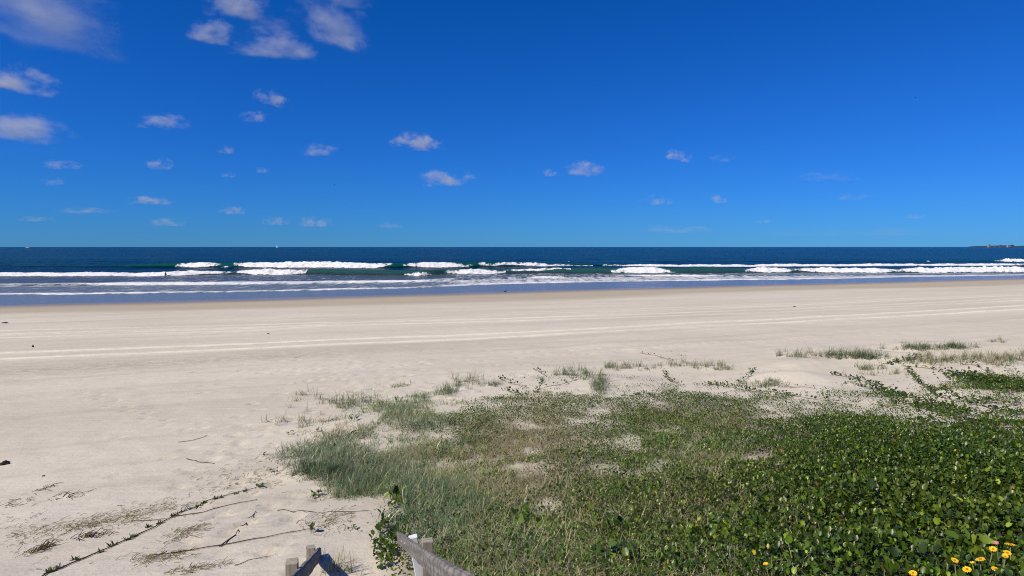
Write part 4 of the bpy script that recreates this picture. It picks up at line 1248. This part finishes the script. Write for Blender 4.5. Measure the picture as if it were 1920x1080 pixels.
grass_patch(1085, 704, 48, 9, 420, .40, 'tallest pale green grass patch at upper rim centre', .2)
grass_patch(1122, 728, 18, 16, 420, .42, 'tall pale tuft running down from the centre grass', .2)
grass_patch(1430, 722, 50, 8, 420, .26, 'grass at the foot of the smooth sand hollow', .3)
grass_patch(925, 722, 10, 5, 160, .26, 'small round tuft of grass alone left of centre', .2)
grass_patch(878, 718, 40, 12, 260, .36, 'wispy grass at the upper rim left of centre', .25)
grass_patch(835, 738, 26, 10, 260, .34, 'fine grass beside the wispy rim grass on left', .2)
grass_patch(650, 758, 50, 10, 360, .36, 'pale grass fringe at the upper left of the plants', .25)
grass_patch(580, 752, 50, 18, 150, .34, 'thin scattered stems beyond the left limit of the plants', .5)
grass_patch(545, 790, 40, 14, 120, .26, 'a few thin stems on sand at far left of plants', .5)
grass_patch(1870, 640, 40, 3, 160, .22, 'faint stems on the sand at far right edge', .6)
grass_patch(640, 1072, 30, 8, 90, .22, 'dry stems on the sand between the two handrails', .8)
grass_patch(590, 880, 60, 16, 800, .26, 'thick blue green grass tongue at the left of the dune', .05)
grass_patch(680, 905, 70, 26, 900, .26, 'dense blue green grass behind the left grass tongue', .08)

# --- stems and litter on the sand at left
def stem_thing(pts, r, label, nodes=(), wob_=.3):
    P = poly_on_ground(pts, .12, r * .8 + .006)
    base = P[0].copy()
    root = empty('grass_runner', base, label, 'plant stem', 'bare runners lying on the sand')
    a = Acc(); vv, qq = tube(P - base, r, r * .6, 5, wob_); a.add(vv, qq, None, (0.075, 0.05, 0.03))
    obj('stem', a.mesh('stem'), TWIG, root)
    for (px, py) in nodes:
        g = ground(px, py); n = 22
        R0 = np.repeat(g[None], n, 0); R0[:, :2] += rng.normal(0, .018, (n, 2))
        col = np.where((rng.random(n) < .5)[:, None], lerp_col(DRY_G, n) * .35, lerp_col(FRESH_G, n) * .6)
        vv, qq, tt, cc = blades(R0 - base, rng.uniform(.025, .065, n), rng.uniform(.010, .018, n), rng.uniform(0, 6.28, n), rng.uniform(.1, 1.1, n), rng.uniform(0, .8, n), col)
        me = make_mesh('tuft', vv, qq, tt); c_attr(me, 'col', cc); obj('tuft', me, GRASS, root)
stem_thing([(60, 1090), (90, 1077), (200, 1030), (250, 1008), (330, 966), (400, 936), (440, 926), (492, 911)], .0075,
           'long dark runner with leafy nodes slanting across lower left sand',
           [(92, 1074), (110, 1066), (142, 1050), (188, 1036), (209, 1023), (240, 1012), (250, 1007), (277, 989), (298, 982), (325, 967), (340, 960), (371, 950), (383, 943), (404, 936), (416, 933), (442, 926), (460, 922), (488, 912)])
stem_thing([(325, 970), (380, 962), (430, 948), (482, 938)], .006, 'thin runner branching right below the long dark runner')
stem_thing([(412, 1026), (440, 1006), (456, 984), (480, 960)], .007, 'thin forked stem rising right of the leaf litter')
stem_thing([(290, 1042), (370, 1030), (420, 1022), (500, 1008), (560, 996), (590, 992)], .006, 'thin stem running to the small leafy sprig')
stem_thing([(520, 958), (580, 960), (640, 960), (692, 958)], .005, 'thin straight stem reaching into the vine from the left')
stem_thing([(350, 861), (375, 867), (402, 870)], .007, 'short dark stick on sand left of the blue grass')
stem_thing([(334, 830), (362, 826), (388, 817)], .006, 'short thin stick farther up the sand at left')
stem_thing([(245, 978), (290, 976), (330, 971)], .004, 'hair thin stem joining the long dark runner')
stem_thing([(440, 1062), (465, 1052), (505, 1044)], .004, 'thin dry twig left of the left handrail')

def litter_patch(px, py, rx, ry, slope, count, label, r=.0035, L=(.03, .12), col=None, h=.03):
    g = ground(px, py); a = Acc()
    for _ in range(count):
        u, v = random.gauss(0, .5), random.gauss(0, .5)
        q = ground(px + u * rx, py + v * ry + slope * u * rx)
        az = random.gauss(.35, .8); l = random.uniform(*L)
        d = np.array([math.cos(az), math.sin(az), 0]); k = random.uniform(-.25, .25)
        s = np.array([-d[1], d[0], 0]) * k * l
        z = random.uniform(.004, h)
        pts = np.array([q, q + d * l * .5 + s, q + d * l]) - g
        pts[:, 2] += np.array([.005, z, random.uniform(.004, h)])
        vv, qq = tube(pts, r * random.uniform(.6, 1.3), r * .5, 3)
        c = (np.array(DRY_G[0]) * random.uniform(.6, 1.35) if random.random() < .65 else np.array([.17, .18, .07])) if col is None else np.array(col) * random.uniform(.7, 1.3)
        a.add(vv, qq, None, c)
    o = tag(obj('plant_litter', a.mesh('plant_litter'), TWIG), label, 'plant litter', 'dry plant litter on the sand')
    o.location = g
litter_patch(165, 985, 150, 10, -.12, 220, 'long drift of dry plant litter across the lower left sand')
litter_patch(250, 962, 130, 14, -.18, 200, 'upper thin part of the litter drift on the left')
litter_patch(345, 1000, 50, 12, -.3, 100, 'greenish litter heap right of the long dark runner')
litter_patch(295, 1046, 70, 12, -.12, 110, 'litter patch under the thin stem at lower left')
litter_patch(370, 1066, 70, 7, -.18, 70, 'lowest litter strip left of the left handrail')
litter_patch(165, 1006, 30, 4.5, -.1, 40, 'dark twiggy clump of dried weed at lower left', .006, (.06, .14), (.11, .085, .055), .05)
litter_patch(78, 1030, 22, 6, -.25, 34, 'brown tangled clump of dried weed near lower left corner', .006, (.06, .15), (.10, .075, .035), .06)
litter_patch(78, 918, 30, 3, -.3, 16, 'small dark twig litter on pale sand near left edge', .005, (.06, .16), (.12, .09, .06))
litter_patch(125, 930, 40, 5, -.15, 24, 'scattered twigs right of the small twig litter', .005, (.06, .16), (.12, .09, .06))
litter_patch(20, 945, 34, 8, -.2, 26, 'faint twigs at the left edge of the sand', .004, (.05, .14), (.16, .12, .08))
litter_patch(620, 975, 55, 22, -.2, 120, 'twiggy litter between the vine and the leafy sprig')
litter_patch(500, 880, 50, 40, -.2, 110, 'fine litter strewn left of the blue grass')
litter_patch(430, 900, 90, 40, -.2, 110, 'sparse litter specks on trampled sand')
litter_patch(60, 1000, 60, 50, 0, 110, 'scattered crumbs of litter at the left edge')

# --- driftwood and beach wrack
WRACK = simple_mat('dark_driftwood', (0.035, 0.028, 0.024), 0.9, 0.15, 0.4, 14.0, 0.01)
def lump(px, py, sx, sy, sz, label, name='driftwood', rot=0.0):
    g = ground(px, py)
    bm = bmesh.new(); bmesh.ops.create_icosphere(bm, subdivisions=4, radius=1.0)
    o_ = Vector((random.uniform(0, 50), random.uniform(0, 50), 0))
    for v in bm.verts:
        k = 1 + .45 * mnoise.noise(v.co * 1.3 + o_) + .25 * mnoise.noise(v.co * 3.5 + o_)
        v.co = Vector((v.co.x * sx * k, v.co.y * sy * k, max(-.3, v.co.z) * sz * k + sz * .2))
    o = bm_obj(name, bm, WRACK, None, True)
    o.location = g; o.rotation_euler = (0, 0, rot)
    tag(o, label, 'driftwood')
lump(8, 871, .085, .05, .05, 'dark lump of driftwood on the sand at left edge', rot=.4)
lump(10, 606, .20, .07, .06, 'flat dark piece of wrack far up the beach at left')
lump(62, 651, .035, .03, .09, 'small upright dark stub on the tyre marked sand')
lump(503, 626, .06, .04, .03, 'tiny dark speck of wrack on the tyre tracks left of centre')
lump(1490, 575.5, .09, .06, .05, 'tiny dark speck of wrack on the sand at right')
lump(82, 893, .02, .02, .014, 'tiny pebble on pale sand near left edge', 'pebble')

# --- yellow daisies
PETAL = simple_mat('yellow_petal', (0.84, 0.55, 0.02), 0.55, 0.2, 0.12, 30.0)
PETALB = simple_mat('faded_petal', (0.50, 0.26, 0.20), 0.7, 0.2, 0.15, 30.0)
DISC = simple_mat('orange_disc', (0.50, 0.16, 0.01), 0.8, 0.1, 0.2, 80.0)
FST = simple_mat('pale_flower_stem', (0.30, 0.29, 0.19), 0.7, 0.2, 0.15, 30.0)
def daisy(px, py, d, size, label, mat=PETAL, n=15, shut=0.0):
    top = at_depth(px, py, d)
    gz = float(hgt(top[0], top[1]))
    if top[2] < gz + .10:
        top[2] = gz + .12
    foot_ = np.array([top[0] + random.uniform(-.02, .06), top[1] + random.uniform(-.03, .05), gz - .02])
    root = empty('daisy', foot_, label, 'flower', 'yellow daisies at the lower right')
    mid_ = (foot_ + top) / 2 + np.array([random.uniform(-.02, .02), 0, 0])
    vv, qq = tube(np.array([foot_, mid_, top]) - foot_, .0045, .0035, 6)
    obj('stem', make_mesh('stem', vv, qq), FST, root)
    tilt = Matrix.Rotation(random.uniform(-.35, .35), 4, 'X') @ Matrix.Rotation(random.uniform(-.5, .1), 4, 'Y')
    for k in range(n):
        a = k / n * 6.283
        bm = bmesh.new(); Lp = size * random.uniform(.42, .52); w = size * .085
        up = .10 + shut
        pts = [(.10, -.5, 0), (.10, .5, 0), (.5, 1, .35), (.85, .8, .55), (1.0, 0, .55), (.85, -.8, .55), (.5, -1, .35)]
        q = [bm.verts.new((x * Lp, y * w, z * Lp * up * 2 - (.004 if abs(y) < .3 else 0))) for x, y, z in pts]
        bm.faces.new((q[0], q[1], q[2], q[6])); bm.faces.new((q[6], q[2], q[3], q[5])); bm.faces.new((q[5], q[3], q[4]))
        o = bm_obj('petal', bm, mat, root)
        o.matrix_local = Matrix.Translation(Vector(top - foot_)) @ tilt @ Matrix.Rotation(a, 4, 'Z')
    bm = bmesh.new(); bmesh.ops.create_uvsphere(bm, u_segments=10, v_segments=6, radius=size * .13)
    for v in bm.verts: v.co.z *= .5
    o = bm_obj('flower_disc', bm, DISC, root, True); o.matrix_local = Matrix.Translation(Vector(top - foot_) + Vector((0, 0, .004))) @ tilt
for (px, py, s, lb, mat, shut) in [(1790, 1051, .072, 'yellow daisy left of the daisy pair in the middle of its group', PETAL, .1), (1813, 1068, .08, 'yellow daisy lowest in the middle of the daisy group', PETAL, .05),
                                   (1867, 1068, .08, 'yellow daisy lowest on the right of the daisy group', PETAL, .05), (1838, 1049, .095, 'widest yellow daisy in the middle of the daisy group', PETAL, 0),
                                   (1862, 1030, .072, 'yellow daisy under the faded pink bud', PETAL, .15), (1868, 1022, .06, 'faded pinkish daisy bud above a yellow daisy', PETALB, .8),
                                   (1894, 1021, .10, 'topmost yellow daisy nearest the right edge', PETAL, 0), (1889, 1037, .075, 'yellow daisy just below the topmost one', PETAL, .1),
                                   (1885, 1044, .06, 'small pale yellow daisy half hidden below two others', PETAL, .4), (1712, 1075, .075, 'yellow daisy alone at bottom edge left of the group', PETAL, .1),
                                   (1436, 1060, .06, 'single yellow orange daisy in vine leaves far left of the group', PETAL, .5), (1824, 1059, .04, 'little yellow bud inside the daisy group', PETAL, 1.0)]:
    g = ground(px, py + 16)
    d = (g[1] * math.cos(PITCH) - (g[2] - CAM_Z) * math.sin(PITCH)) - 0.55
    daisy(px, py, d, s * 0.72, lb, mat, 15, shut)
